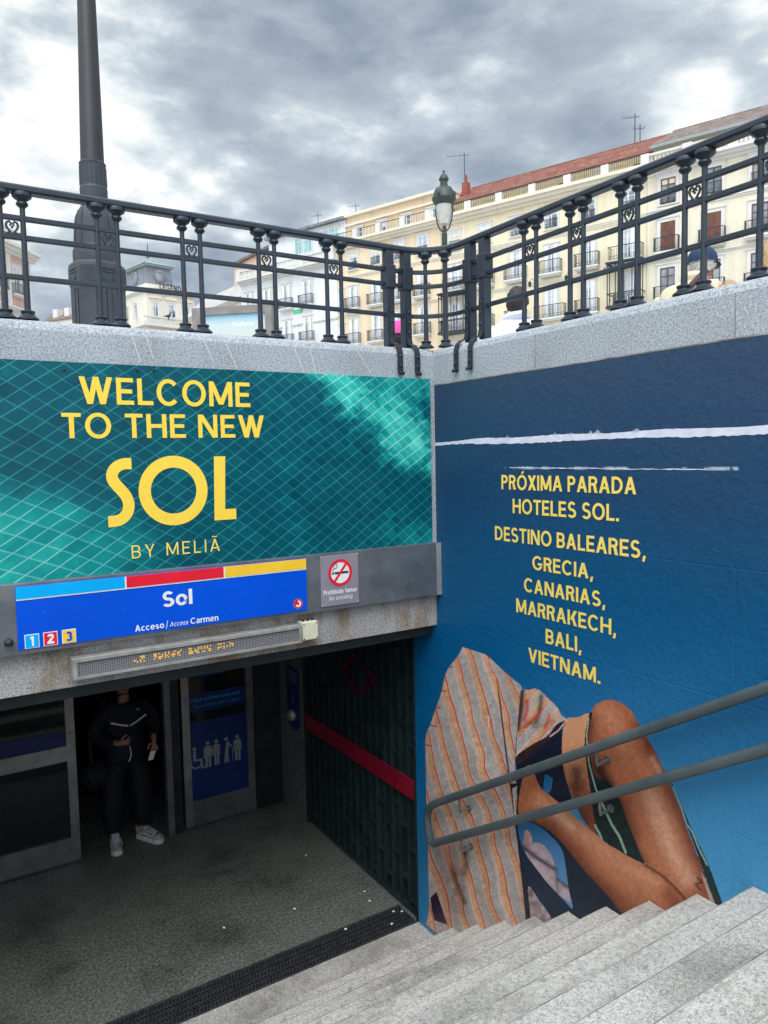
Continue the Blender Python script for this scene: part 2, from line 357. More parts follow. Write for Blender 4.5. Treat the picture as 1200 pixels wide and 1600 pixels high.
# ------------------------------------------------------------------ geometry helpers
class MB:
    def __init__(s): s.v = []; s.f = []
    def add(s, vs, fs):
        o = len(s.v); s.v += [tuple(map(float, q)) for q in vs]; s.f += [tuple(i + o for i in q) for q in fs]; return s
    def box(s, a, b, taper=1.0, ch=0.0):
        (x0, y0, z0), (x1, y1, z1) = a, b
        if x1 < x0: x0, x1 = x1, x0
        if y1 < y0: y0, y1 = y1, y0
        if z1 < z0: z0, z1 = z1, z0
        cx, cy = (x0 + x1) / 2, (y0 + y1) / 2
        t = lambda x, y: (cx + (x - cx) * taper, cy + (y - cy) * taper)
        if ch > 0:
            bm = bmesh.new(); bmesh.ops.create_cube(bm, size=1)
            for q in bm.verts:
                q.co = Vector((x0 + (q.co.x + .5) * (x1 - x0), y0 + (q.co.y + .5) * (y1 - y0), z0 + (q.co.z + .5) * (z1 - z0)))
            bmesh.ops.bevel(bm, geom=bm.edges[:], offset=ch, segments=2, affect='EDGES', profile=0.5)
            bm.verts.index_update()
            s.add([q.co for q in bm.verts], [[q.index for q in f.verts] for f in bm.faces]); bm.free(); return s
        v = [(x0, y0, z0), (x1, y0, z0), (x1, y1, z0), (x0, y1, z0)] + [(*t(x, y), z1) for x, y in ((x0, y0), (x1, y0), (x1, y1), (x0, y1))]
        return s.add(v, [(0, 3, 2, 1), (4, 5, 6, 7), (0, 1, 5, 4), (1, 2, 6, 5), (2, 3, 7, 6), (3, 0, 4, 7)])
    def tube(s, pts, r, n=10, cap=True, flat=1.0):
        pts = [Vector(p) for p in pts]; rs = r if isinstance(r, (list, tuple)) else [r] * len(pts)
        up = None; rings = []
        for i, p in enumerate(pts):
            t = (pts[min(i + 1, len(pts) - 1)] - pts[max(i - 1, 0)]).normalized()
            if up is None:
                up = Vector((0, 0, 1)) if abs(t.z) < 0.9 else Vector((1, 0, 0))
            a = (up - t * up.dot(t)).normalized(); b = t.cross(a); up = a
            rings.append([p + (a * math.cos(2 * math.pi * k / n) * flat + b * math.sin(2 * math.pi * k / n)) * rs[i] for k in range(n)])
        v = [q for g in rings for q in g]; f = []
        for i in range(len(rings) - 1):
            for k in range(n):
                f.append((i * n + k, i * n + (k + 1) % n, (i + 1) * n + (k + 1) % n, (i + 1) * n + k))
        if cap: f += [tuple(range(n))[::-1], tuple((len(rings) - 1) * n + k for k in range(n))]
        return s.add(v, f)
    def lathe(s, c, prof, n=16, ang0=0.0, sq=False):
        cx, cy, cz = c; v = []; f = []
        for r, z in prof:
            for k in range(n):
                a = ang0 + 2 * math.pi * k / n
                v.append((cx + r * math.cos(a), cy + r * math.sin(a), cz + z))
        for i in range(len(prof) - 1):
            for k in range(n):
                f.append((i * n + k, i * n + (k + 1) % n, (i + 1) * n + (k + 1) % n, (i + 1) * n + k))
        f += [tuple(range(n))[::-1], tuple((len(prof) - 1) * n + k for k in range(n))]
        return s.add(v, f)
    def prism(s, poly, ax, d0, d1):
        """poly: 2-D points; ax: function (a, b, d) -> xyz"""
        n = len(poly)
        v = [ax(a, b, d0) for a, b in poly] + [ax(a, b, d1) for a, b in poly]
        f = [tuple(range(n)), tuple(range(2 * n - 1, n - 1, -1))] + [(i, (i + 1) % n + 0, (i + 1) % n + n, i + n) for i in range(n)]
        return s.add(v, f)
    def ball(s, c, r, n=10, m=6, sx=1, sy=1, sz=1):
        prof = [(max(1e-4, math.sin(math.pi * i / m)) * 1.0, -math.cos(math.pi * i / m)) for i in range(m + 1)]
        o = len(s.v); s.lathe((0, 0, 0), prof, n)
        for i in range(o, len(s.v)):
            x, y, z = s.v[i]; s.v[i] = (c[0] + x * r * sx, c[1] + y * r * sy, c[2] + z * r * sz)
        return s
    def build(s, name, m, parent=None, smooth=False, org=None):
        o_ = Vector(parent.matrix_world.translation) if (parent is not None and org is None) else Vector(org or (0, 0, 0))
        me = bpy.data.meshes.new(name)
        # world coordinates in, stored relative to the root thing
        base = root_loc(parent) if parent is not None else Vector((0, 0, 0))
        inv = root_inv(parent)
        me.from_pydata([tuple(inv @ Vector(q)) for q in s.v] if inv else s.v, [], s.f)
        bm = bmesh.new(); bm.from_mesh(me); bmesh.ops.recalc_face_normals(bm, faces=bm.faces); bm.to_mesh(me); bm.free()
        if smooth:
            me.shade_smooth()
            try: me.set_sharp_from_angle(angle=R(38))
            except Exception: pass
        me.materials.append(m)
        o = bpy.data.objects.new(name, me); col.objects.link(o)
        if parent is not None: o.parent = parent
        return o
WORLD = {}
def root_of(o):
    while o.parent is not None: o = o.parent
    return o
def root_loc(o): return Vector(root_of(o).location)
def root_inv(o):
    """full transform of `o` (roots may be rotated; children carry plain offsets)"""
    if o is None: return None
    m = Matrix.Identity(4); q = o
    while q is not None:
        m = (Matrix.Translation(q.location) @ q.rotation_euler.to_matrix().to_4x4()) @ m; q = q.parent
    return m.inverted()
def thing(name, label, cat, loc=(0, 0, 0), rz=0.0, group=None):
    o = bpy.data.objects.new(name, None); col.objects.link(o); o.empty_display_size = 0.2
    o.location = loc; o.rotation_euler = (0, 0, rz); return tag(o, label, cat, group)
def tag(o, label=None, cat=None, group=None, kind=None):
    if label: o['label'] = label
    if cat: o['category'] = cat
    if group: o['group'] = group
    if kind: o['kind'] = kind
    return o
def copy_tree(o, parent=None):
    c = o.copy(); col.objects.link(c); c.parent = parent
    for ch in list(o.children): copy_tree(ch, c)
    return c
def copy_part(o, parent, loc, rz=None):
    c = copy_tree(o, parent); c.location = loc
    if rz is not None: c.rotation_euler = (0, 0, rz)
    return c

# pixel of the 1200x1600 photograph -> a point on a real plane
def ray(px, py): return MW.T @ np.array([px - 600.0, 800.0 - py, FOC])
def onx(px, py, x0=0.0):
    d = ray(px, py); return CAM + d * (x0 - CAM[0]) / d[0]
def ony(px, py, y0=0.0):
    d = ray(px, py); return CAM + d * (y0 - CAM[1]) / d[1]
def onz(px, py, z0=0.0):
    d = ray(px, py); return CAM + d * (z0 - CAM[2]) / d[2]
def at(px, py, depth): return CAM + ray(px, py) * depth / FOC
def arc(cx, cy, r, a0, a1, n): return [(cx + r * math.cos(a0 + (a1 - a0) * i / n), cy + r * math.sin(a0 + (a1 - a0) * i / n)) for i in range(n + 1)]

# ------------------------------------------------------------------ lettering: a plain grotesque drawn from strips
def Ra(x0, y0, x1, y1): return [[(x0, y0), (x1, y0), (x1, y1), (x0, y1)]]
def Di(x0, y0, x1, y1, w_): return [[(x0, y0), (x0 + w_, y0), (x1 + w_, y1), (x1, y1)]]
def Ar(cx, cy, rx, ry, a0, a1, t, n=None):
    n = n or max(4, int(abs(a1 - a0) / 12)); q = []
    for i in range(n):
        pts = []
        for a, k in ((a0 + (a1 - a0) * i / n, 0), (a0 + (a1 - a0) * i / n, 1), (a0 + (a1 - a0) * (i + 1) / n, 1), (a0 + (a1 - a0) * (i + 1) / n, 0)):
            c_, s_ = math.cos(R(a)), math.sin(R(a))
            pts.append((cx + c_ * (rx - k * t), cy + s_ * (ry - k * t)))
        q.append(pts)
    return [('strip', q)]
def glyph(c, t):
    d = t * 1.12; h = (1 + t) / 4; X = 0.73; hx = (X + t) / 4
    if c == ' ': return 0.30, []
    if c == 'A': w = .74; return w, Di(0, 0, (w - d) / 2, 1, d) + Di(w - d, 0, (w - d) / 2, 1, d) + Ra(.17, .24, w - .17, .24 + t * .9)
    if c == 'B': return .62, Ra(0, 0, t, 1) + Ra(t, 1 - t, .34, 1) + Ra(t, .5 - t / 2, .34, .5 + t / 2) + Ra(t, 0, .34, t) + Ar(.34, 1 - h, .25, h, 90, -90, t) + Ar(.34, h, .28, h, 90, -90, t)
    if c == 'C': return .76, Ar(.40, .5, .40, .52, 42, 318, t)
    if c == 'D': return .72, Ra(0, 0, t, 1) + Ra(t, 1 - t, .30, 1) + Ra(t, 0, .30, t) + Ar(.30, .5, .42, .5, 90, -90, t)
    if c == 'E': return .56, Ra(0, 0, t, 1) + Ra(t, 1 - t, .55, 1) + Ra(t, .5 - t / 2, .51, .5 + t / 2) + Ra(t, 0, .56, t)
    if c == 'G': return .80, Ar(.41, .5, .41, .52, 42, 335, t) + Ra(.44, .44 - t / 2, .80, .44 + t / 2)
    if c == 'H': return .70, Ra(0, 0, t, 1) + Ra(.70 - t, 0, .70, 1) + Ra(t, .5 - t / 2, .70 - t, .5 + t / 2)
    if c == 'I': return t, Ra(0, 0, t, 1)
    if c == 'K': return .68, Ra(0, 0, t, 1) + Di(t, .38, .68 - d * 1.15, 1, d * 1.15) + Di(.68 - d * 1.1, 0, .24, .62, d * 1.1)
    if c == 'L': return .52, Ra(0, 0, t, 1) + Ra(t, 0, .52, t)
    if c == 'M': w = .86; return w, Ra(0, 0, t, 1) + Ra(w - t, 0, w, 1) + Di((w - d) / 2, .08, .0, 1, d) + Di((w - d) / 2, .08, w - d, 1, d)
    if c == 'N': w = .72; return w, Ra(0, 0, t, 1) + Ra(w - t, 0, w, 1) + Di(w - d * 1.1, 0, 0, 1, d * 1.1)
    if c == 'O': return .84, Ar(.42, .5, .42, .52, 0, 360, t, 32)
    if c == 'P': return .58, Ra(0, 0, t, 1) + Ra(t, 1 - t, .32, 1) + Ra(t, .42, .32, .42 + t) + Ar(.32, .71, .26, .29, 90, -90, t)
    if c == 'R': return .62, Ra(0, 0, t, 1) + Ra(t, 1 - t, .33, 1) + Ra(t, .43, .36, .43 + t) + Ar(.33, .715, .27, .285, 90, -90, t) + Di(.62 - d * 1.1, 0, .30, .47, d * 1.1)
    if c == 'S': return .62, Ar(.31, 1 - h + .01, .28, h + .01, 28, 270, t) + Ar(.31, h - .01, .31, h + .01, 90, -152, t)
    if c == 'T': w = .60; return w, Ra(0, 1 - t, w, 1) + Ra((w - t) / 2, 0, (w + t) / 2, 1 - t)
    if c == 'V': w = .72; return w, Di((w - d) / 2, 0, 0, 1, d) + Di((w - d) / 2, 0, w - d, 1, d)
    if c == 'W': w = 1.04; return w, Di(.235, 0, 0, 1, d) + Di(.235, 0, (w - d) / 2, 1, d) + Di(w - .235 - d, 0, (w - d) / 2, 1, d) + Di(w - .235 - d, 0, w - d, 1, d)
    if c == 'X': w = .68; return w, Di(0, 0, w - d * 1.15, 1, d * 1.15) + Di(w - d * 1.15, 0, 0, 1, d * 1.15)
    if c == 'Y': w = .68; return w, Ra((w - t) / 2, 0, (w + t) / 2, .46) + Di((w - d) / 2, .42, 0, 1, d) + Di((w - d) / 2, .42, w - d, 1, d)
    if c == 'Ó': w, q = glyph('O', t); return w, q + Di(.36, 1.10, .46, 1.27, t)
    if c == 'Ã': w, q = glyph('A', t); return w, q + Ar(.27, 1.16, .11, .10, 180, 20, t * .7) + Ar(.46, 1.24, .11, .10, 200, 360, t * .7)
    if c == ',': return t * 1.2, Di(0, -.17, t * .35, t, t * .9)
    if c == '.': return t * 1.2, Ra(0, 0, t * 1.1, t * 1.1)
    if c == '/': return .35, Di(0, -.1, .28, 1.05, t * .7)
    if c == '1': return .42, Ra(.18, 0, .18 + t, 1) + Di(.0, .70, .12, 1, t * 1.2)
    if c == '2': return .60, Ar(.30, .71, .29, .30, 170, -28, t) + Di(.0, t * .6, .60 - t * 1.35, .62, t * 1.3) + Ra(0, 0, .60, t)
    if c == '3': return .60, Ar(.29, 1 - h, .27, h, 155, -90, t) + Ar(.29, h, .30, h, 90, -155, t)
    # lower case
    if c in 'oó': return .62, Ar(.31, X / 2, .31, X / 2 + .02, 0, 360, t, 24) + (Di(.27, X + .08, .36, X + .24, t) if c == 'ó' else [])
    if c == 'c': return .56, Ar(.31, X / 2, .31, X / 2 + .02, 48, 312, t)
    if c == 'e': return .62, Ar(.31, X / 2, .31, X / 2 + .02, 0, 318, t) + Ra(t, X / 2 - t * .45, .62, X / 2 + t * .3)
    if c == 's': return .52, Ar(.26, X - hx, .24, hx + .01, 28, 270, t) + Ar(.26, hx, .26, hx + .01, 90, -152, t)
    if c == 'l': return t, Ra(0, 0, t, 1.02)
    if c == 'i': return t, Ra(0, 0, t, X) + Ra(0, 1.02 - t, t, 1.02)
    if c == 'r': return .36, Ra(0, 0, t, X) + Ar(.33, X - .33, .33, .34, 170, 84, t)
    if c in 'nm':
        q = Ra(0, 0, t, X) + Ar(.28, X - .28, .28, .29, 180, 0, t) + Ra(.56 - t, 0, .56, X - .28)
        if c == 'n': return .56, q
        k = .56 - t; return .56 + k, q + Ar(k + .28, X - .28, .28, .29, 180, 0, t) + Ra(k + .56 - t, 0, k + .56, X - .28)
    if c == 'h': return .56, Ra(0, 0, t, 1.02) + Ar(.28, X - .28, .28, .29, 180, 0, t) + Ra(.56 - t, 0, .56, X - .28)
    if c == 'u': return .56, Ra(0, .28, t, X) + Ar(.28, .28, .28, .29, 180, 360, t) + Ra(.56 - t, 0, .56, X)
    if c == 'a': return .54, Ra(.54 - t, 0, .54, .48) + Ar(.28, X - .25, .26, .26, 0, 158, t) + Ar(.24, .215, .24, .23, 70, 325, t) + Ra(.26, .43 - t, .54 - t, .43)
    if c == 'b': return .62, Ra(0, 0, t, 1.02) + Ar(.31, X / 2, .31, X / 2 + .02, 180, -180, t)
    if c == 'd': return .62, Ra(.62 - t, 0, .62, 1.02) + Ar(.31, X / 2, .31, X / 2 + .02, 0, 360, t)
    if c == 'p': return .62, Ra(0, -.28, t, X) + Ar(.31, X / 2, .31, X / 2 + .02, 180, -180, t)
    if c == 'g': return .62, Ra(.62 - t, 0, .62, X) + Ar(.31, X / 2, .31, X / 2 + .02, 0, 360, t) + Ar(.31, 0.0, .31, .28, 0, -150, t)
    if c == 'f': return .34, Ra(.10, 0, .10 + t, .78) + Ar(.32, .78, .22, .24, 180, 92, t) + Ra(0, X - t, .34, X)
    if c == 't': return .36, Ra(.11, .18, .11 + t, .95) + Ra(0, X - t, .36, X) + Ar(.30, .20, .19, .20, 180, 275, t)
    if c == 'k': return .54, Ra(0, 0, t, 1.02) + Di(t, .26, .54 - d * 1.2, X, d * 1.2) + Di(.54 - d * 1.15, 0, .18, .45, d * 1.15)
    if c == 'y': return .56, Di(.20, -.22, .56 - d, X, d) + Di(.20, 0, 0, X, d)
    return .5, []
def lettering(name, text, t, p0, p1, cap, zbase, plane, m, parent, gap=0.13, lift=0.0, slant=0.0, space=0.34):
    """text fitted between p0 and p1 (coordinate along the wall), one part per word; plane 'L' faces -y, 'R' faces -x"""
    x = 0.0; words = [[]]
    for c in text:
        if c == ' ': x += space; words.append([]); continue
        a, q = glyph(c, t); words[-1].append((x, q)); x += a + gap
    x -= gap; sx = (p1 - p0) / x
    for wd_ in words:
        mb = MB(); k = 0
        for ox, q in wd_:
            for pl in q:
                strips = pl[1] if isinstance(pl, tuple) else [pl]
                k += 1; lf = lift - 0.00025 * (k % 5)
                for s4 in strips:
                    pts = []
                    for (a, b) in s4:
                        u = p0 + (ox + a + slant * b) * sx; z = zbase + b * cap
                        pts.append((u, lf, z) if plane == 'L' else (lf, u, z))
                    mb.add(pts, [(0, 1, 2, 3)])
        mb.build(name, m, parent)

# =================================================================== SETTING
fl = MB().box((-9, -0.3, -0.3), (0.35, 9.5, 0.0)).build('station_floor', M['terrazzo']); tag(fl, kind='structure')
pl = MB()
for a, b in (((-200, 0.66, 3.6), (300, 400, 4.0)), ((0.66, -200, 3.6), (300, 0.655, 4.0)), ((-200, -200, 3.6), (-7.0, 0.655, 4.0)), ((-6.99, -200, 3.6), (0.655, -8.2, 4.0))):
    pl.box(a, b)
tag(pl.build('plaza_pavement', M['paving']), kind='structure')
ap = MB().box((-6.6, -0.16, -0.05), (-0.002, 0.300, 0.012))
tag(ap.build('stair_foot_paving', M['granite_step']), kind='structure')

# staircase
st = thing('staircase', 'pale granite steps climbing alongside the blue poster wall', 'stairs', (-3, -0.2, 0))
for k in range(15):
    y0 = -0.141 - 0.2832 * k; zt = 0.215 + 0.1797 * k
    y1 = y0 - 0.2832 - 0.03 if k < 14 else -8.2
    sp_ = MB().box((-6.6, y1, max(0, zt - 0.42)), (-0.003, y0, zt), ch=0.006).build('step', M['granite_step'], st)
    MB().box((-6.59, y0 - .0085, zt - .004), (-0.004, y0 - .0045, zt + .0008)).build('nosing_shade', M['grime_shade'], sp_)  # thin strip coloured as the shade of the nosing edge turned away

# ---- retaining wall with the doorway
wl = thing('granite_wall', 'granite lintel wall and coping above the dark station entrance', 'wall', (-2.5, 0.3, 2.4))
MB().box((-6.6, 0.0, 2.42), (0.0, 0.62, 4.13)).build('lintel', M['granite_stained'], wl)
def coping(p, along, L0, L1, m):
    prof = [(0.0, 4.13), (0.0, 4.335), (0.012, 4.365), (0.04, 4.385), (0.09, 4.395), (0.50, 4.40), (0.62, 4.40), (0.62, 4.13)]
    mb = MB()
    mb.prism(prof, (lambda a, b, d: (d, a, b)) if along == 'x' else (lambda a, b, d: (a, d, b)), L0, L1)
    return mb
cop = coping(None, 'x', -6.6, -0.001, 0).build('coping', M['granite'], wl)
dr = MB()
for x in (-2.07, -1.99, -1.66, -1.53, -1.08, -0.97, -0.62):
    z1 = 4.385; z0 = 4.18 + random.random() * 0.05; k = random.uniform(0.03, 0.11)
    dr.add([(x, -0.002, 4.34), (x + .006, -0.002, 4.34), (x + k + .005, -0.002, z0), (x + k, -0.002, z0)], [(0, 1, 2, 3)])
dr.build('scratch_marks', M['trim'], wl)
MB().box((-6.6, 0.06, 2.34), (0.02, 0.55, 2.417)).build('lintel_soffit_beam', M['dark_metal'], wl)
MB().box((-0.045, -0.012, 2.99), (-0.002, -0.001, 4.129)).build('corner_strip', M['granite'], wl)

# ---- poster wall along the stairs
wr = thing('granite_wall', 'stairwell wall with granite coping, covered by the blue poster', 'wall', (0.3, -3, 0))
MB().box((0.004, -8.2, -0.1), (0.62, 0.30, 4.13)).build('wall_body', M['granite'], wr)
coping(None, 'y', -8.2, 0.62, 0).build('coping', M['granite'], wr)
q = MB()
for y in (-1.02, -2.28, -3.5): q.box((-.0008, y, 4.14), (.004, y + .004, 4.336))
q.box((-.0009, -3.6, 4.1295), (.003, .0, 4.1365)); q.build('joint', M['grime_shade'], wr)
# unseen flank of the stairwell
wf = thing('granite_wall', 'plain granite flank of the stairwell, opposite the blue poster wall', 'wall', (-6.8, -3, 0))
MB().box((-7.0, -8.2, -0.1), (-6.62, 0.62, 4.40)).build('wall_body', M['granite'], wf)

# ---- vestibule
ve = thing('station_vestibule', 'dark vestibule walls and ceiling behind the station doors', 'interior', (-2, 3, 0))
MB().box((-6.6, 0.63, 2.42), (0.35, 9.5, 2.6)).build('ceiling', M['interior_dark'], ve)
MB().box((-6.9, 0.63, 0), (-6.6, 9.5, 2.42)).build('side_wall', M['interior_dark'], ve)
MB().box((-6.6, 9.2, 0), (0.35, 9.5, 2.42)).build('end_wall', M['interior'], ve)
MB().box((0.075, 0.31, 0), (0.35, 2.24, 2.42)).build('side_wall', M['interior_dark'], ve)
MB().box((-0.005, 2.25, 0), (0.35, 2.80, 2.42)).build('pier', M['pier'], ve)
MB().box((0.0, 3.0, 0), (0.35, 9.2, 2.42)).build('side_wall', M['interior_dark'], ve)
MB().box((-0.30, 2.80, 0), (0.10, 2.90, 2.42)).build('wall_panel', M['dark_metal'], ve)

# drain grate
dg = thing('drain_grate', 'black cast drain grate across the floor at the foot of the steps', 'grate', (-3, 0.43, 0))
MB().box((-6.6, 0.302, -0.03), (-0.005, 0.575, 0.002)).build('channel', M['void'], dg)
fr = MB()
for y in (0.302, 0.560): fr.box((-6.6, y, 0.0), (-0.006, y + 0.014, 0.012))
fr.build('frame', M['grate'], dg)
g = MB(); x = -4.4
while x < -0.03:
    for j in range(5):
        yy = 0.325 + j * 0.047; s_ = 1 if (j % 2 == 0) else -1
        g.add([(x, yy, 0.012), (x + .010, yy, 0.012), (x + .010 + s_ * .022, yy + .042, 0.012), (x + s_ * .022, yy + .042, 0.012)], [(0, 1, 2, 3)])
    x += 0.026
for j in range(6): g.box((-6.6, 0.316 + j * 0.047, 0.004), (-0.006, 0.323 + j * 0.047, 0.0115))
g.build('grating', M['grate'], dg)

# =================================================================== LEFT POSTER
bp = thing('billboard', 'teal pool tile billboard with large yellow welcome lettering', 'billboard', (-2.3, -0.02, 3.6))
MB().box((-4.6, -0.024, 3.02), (-0.046, -0.0015, 4.172)).build('panel', M['pool'], bp)
YL = -0.0262
lettering('lettering', 'WELCOME', .155, -2.361, -1.390, .146, 3.953, 'L', M['yellow'], bp, gap=.12, lift=YL)
lettering('lettering', 'TO THE NEW', .155, -2.456, -1.305, .134, 3.770, 'L', M['yellow'], bp, gap=.12, lift=YL, space=.34)
lettering('lettering', 'BY MELIÃ', .105, -2.126, -1.614, .074, 3.097, 'L', M['yellow_pale'], bp, gap=.30, lift=YL, space=.55)
# the big three letters: traced strokes
lg = MB()
def zpt(x, y): q = ony(x / 1.739, 540 + y / 1.739, -0.024); return (q[0], q[2])
cen = [(357, 321), (338, 321), (321, 327), (309, 338), (304, 353), (308, 368), (320, 383), (334, 398), (345, 414), (350, 433), (347, 451), (337, 466), (321, 475), (294, 479)]
cen = [zpt(*q) for q in cen]; T = 0.062
cs = []
for i in range(len(cen) - 1):                         # densify with Catmull-Rom
    p0, p1, p2, p3 = [np.array(cen[max(0, min(len(cen) - 1, i + j))]) for j in (-1, 0, 1, 2)]
    for s_ in np.linspace(0, 1, 5)[:-1]:
        cs.append(0.5 * (2 * p1 + (p2 - p0) * s_ + (2 * p0 - 5 * p1 + 4 * p2 - p3) * s_ ** 2 + (3 * p1 - p0 - 3 * p2 + p3) * s_ ** 3))
cs.append(np.array(cen[-1])); L_ = []; Rr = []
for i in range(len(cs)):
    t_ = cs[min(i + 1, len(cs) - 1)] - cs[max(i - 1, 0)]; t_ /= np.linalg.norm(t_); n_ = np.array([-t_[1], t_[0]])
    if i in (0, len(cs) - 1): n_ = np.array([0, 1.0]) * (1 if n_[1] > 0 else -1)
    L_.append(cs[i] + n_ * T / 2); Rr.append(cs[i] - n_ * T / 2)
for i in range(len(cs) - 1):
    lg.add([(q[0], YL, q[1]) for q in (L_[i], L_[i + 1], Rr[i + 1], Rr[i])], [(0, 1, 2, 3)])
for i in range(48):
    q = []
    for a, rr in ((i, 1.0), (i + 1, 1.0), (i + 1, .66), (i, .66)):
        a = 2 * math.pi * a / 48; q.append((-1.8745 + .199 * rr * math.cos(a), YL - .0003, 3.468 + .200 * rr * math.sin(a)))
    lg.add(q, [(0, 1, 2, 3)])
lg.add([(x, YL, z) for x, z in ((-1.640, 3.281), (-1.503, 3.281), (-1.503, 3.345), (-1.572, 3.345), (-1.560, 3.660), (-1.630, 3.660))], [(0, 1, 2, 3, 4, 5)])
lg.build('logo_letters', M['yellow'], bp)
sc_ = MB()
for x, z in ((-2.43, 4.13), (-2.05, 4.145), (-1.96, 4.15), (-.93, 3.08), (-.10, 4.10)): sc_.ball((x, -0.026, z), 0.008, 8, 4)
sc_.build('screw_heads', M['dark_metal'], bp)

# fascia strip
fs = thing('metal_fascia', 'brushed steel fascia band carrying the blue station sign', 'fascia', (-2.2, -0.03, 2.65))
MB().box((-5.2, -0.060, 2.650), (-0.012, -0.003, 3.024), ch=0.003).build('band', M['steel'], fs)
MB().box((-0.040, -0.0635, 2.652), (0.0015, -0.0605, 3.026)).build('end_cap', M['alu'], fs)
b_ = MB()
for x in (-2.77,): b_.lathe((x, -0.075, 2.71), [(0.02, 0), (0.022, .02), (0.012, .035)], 10)
b_.build('bracket', M['dark_metal'], fs)

# station sign
ss = thing('station_sign', 'blue station name sign with light blue, red and yellow top bars', 'sign', (-1.9, -0.065, 2.67))
MB().box((-2.727, -0.068, 2.676), (-1.067, -0.0615, 3.008)).build('board', M['sign_blue'], ss)
S0 = -0.0695
def flat(name, x0, x1, z0, z1, m, par, y=S0): return MB().box((x0, y - 0.001, z0), (x1, y, z1)).build(name, m, par)
flat('white_rule', -2.725, -1.069, 2.936, 3.006, M['white'], ss)
S1 = -0.0712
flat('colour_bar', -2.725, -2.181, 2.943, 3.006, M['sky_blue'], ss, S1)
flat('colour_bar', -2.172, -1.612, 2.943, 3.006, M['red'], ss, S1)
flat('colour_bar', -1.603, -1.069, 2.943, 3.006, M['gold'], ss, S1)
lettering('lettering', 'Sol', .185, -1.980, -1.806, .087, 2.809, 'L', M['white'], ss, gap=.07, lift=S0)
lettering('lettering', 'Acceso', .17, -2.137, -1.975, .036, 2.690, 'L', M['white'], ss, gap=.09, lift=S0)
lettering('lettering', '/', .13, -1.966, -1.952, .042, 2.686, 'L', M['white'], ss, gap=.09, lift=S0)
lettering('lettering', 'Access', .12, -1.943, -1.838, .027, 2.692, 'L', M['white'], ss, gap=.11, lift=S0, slant=.22)
lettering('lettering', 'Carmen', .17, -1.822, -1.654, .036, 2.690, 'L', M['white'], ss, gap=.09, lift=S0)
for ch, x0, x1, mm, mt in (('1', -2.696, -2.626, 'sky_blue', 'white'), ('2', -2.607, -2.537, 'red', 'white'), ('3', -2.516, -2.446, 'gold', 'sign_blue')):
    flat('number_rim', x0, x1, 2.680, 2.754, M['white'], ss, S0)
    sq = flat('number_plate', x0 + .004, x1 - .004, 2.684, 2.750, M[mm], ss, S1)
    wd = .019 if ch == '1' else .034
    lettering('number', ch, .22, (x0 + x1) / 2 - wd / 2, (x0 + x1) / 2 + wd / 2, .052, 2.691, 'L', M[mt], ss, lift=S1 - .0015)
rl = MB()
def disc(mb, cx, cz, r0, r1, y, a0=0, a1=360, n=32):
    for i in range(n):
        q = []
        for a, rr in ((i, r1), (i + 1, r1), (i + 1, r0), (i, r0)):
            a = R(a0 + (a1 - a0) * a / n); q.append((cx + rr * math.cos(a), y, cz + rr * math.sin(a)))
        mb.add(q, [(0, 1, 2, 3)] if r0 > 0 else [(0, 1, 2)])
    return mb
disc(MB(), -1.132, 2.725, 0.0, 0.033, S0 - .0004).build('rim_disc', M['mauve'], ss)
disc(MB(), -1.132, 2.725, 0.0, 0.030, S0 - .0012).build('red_disc', M['red'], ss)
disc(MB(), -1.132, 2.725, 0.009, 0.021, S0 - .002, -150, 90, 20).build('ring_mark', M['white'], ss)
ck = MB()
for i in range(26):
    x = random.uniform(-2.7, -1.1); z = random.uniform(2.70, 2.92); q = random.uniform(.004, .016); e = random.uniform(.002, .004)
    ck.add([(x, S0 - .0003, z), (x + q, S0 - .0003, z + e * .4), (x + q * .8, S0 - .0003, z + e), (x + q * .2, S0 - .0003, z + e * 1.1)], [(0, 1, 2, 3)])
for i in range(7):
    a = random.uniform(0, 6.28); ck.add([(-1.845 + .014 * math.cos(a), S0 - .0018 - i * .0001, 2.835 + .010 * math.sin(a)), (-1.845 + .014 * math.cos(a + .7), S0 - .0018 - i * .0001, 2.835 + .010 * math.sin(a + .7)), (-1.845, S0 - .0018 - i * .0001, 2.832)], [(0, 1, 2)])
ck.build('paint_chips', M['steel'], ss)

# no smoking sign
ns = thing('no_smoking_sign', 'mauve grey no smoking plate fixed on the steel fascia', 'sign', (-.82, -.065, 2.68))
MB().box((-.965, -.0665, 2.679), (-.685, -.0615, 3.009), ch=.002).build('plate', M['mauve'], ns)
N0 = -.0675
disc(MB(), -.823, 2.892, 0, .072, N0).build('white_disc', M['white'], ns)
cg = MB(); cg.box((-.862, N0 - .0014, 2.884), (-.762, N0 - .0006, 2.898))
for i in range(3): cg.box((-.885 + i * .007, N0 - .0014, 2.884), (-.880 + i * .007, N0 - .0006, 2.898))
sm = [(-.882, 2.905), (-.872, 2.920), (-.852, 2.922), (-.842, 2.935), (-.850, 2.950), (-.866, 2.948), (-.874, 2.936), (-.866, 2.926)]
cg.tube([(x, N0 - .001, z) for x, z in sm], .0022, 5)
cg.build('cigarette_mark', M['black'], ns)
rg = disc(MB(), -.823, 2.892, .069, .088, N0 - .002)
a = R(52); rg.add([(-.823 + s_ * .070 * math.cos(a) + o * .008 * math.sin(a), N0 - .0026, 2.892 + s_ * .070 * math.sin(a) - o * .008 * math.cos(a)) for s_, o in ((1, 1), (1, -1), (-1, -1), (-1, 1))], [(0, 1, 2, 3)])
rg.build('red_ring', M['red'], ns)
lettering('lettering', 'Prohibido fumar', .17, -.948, -.699, .030, 2.756, 'L', M['white'], ns, gap=.09, lift=N0)
lettering('lettering', 'No smoking', .11, -.910, -.738, .027, 2.716, 'L', M['white'], ns, gap=.12, lift=N0, slant=.2)
s4 = MB()
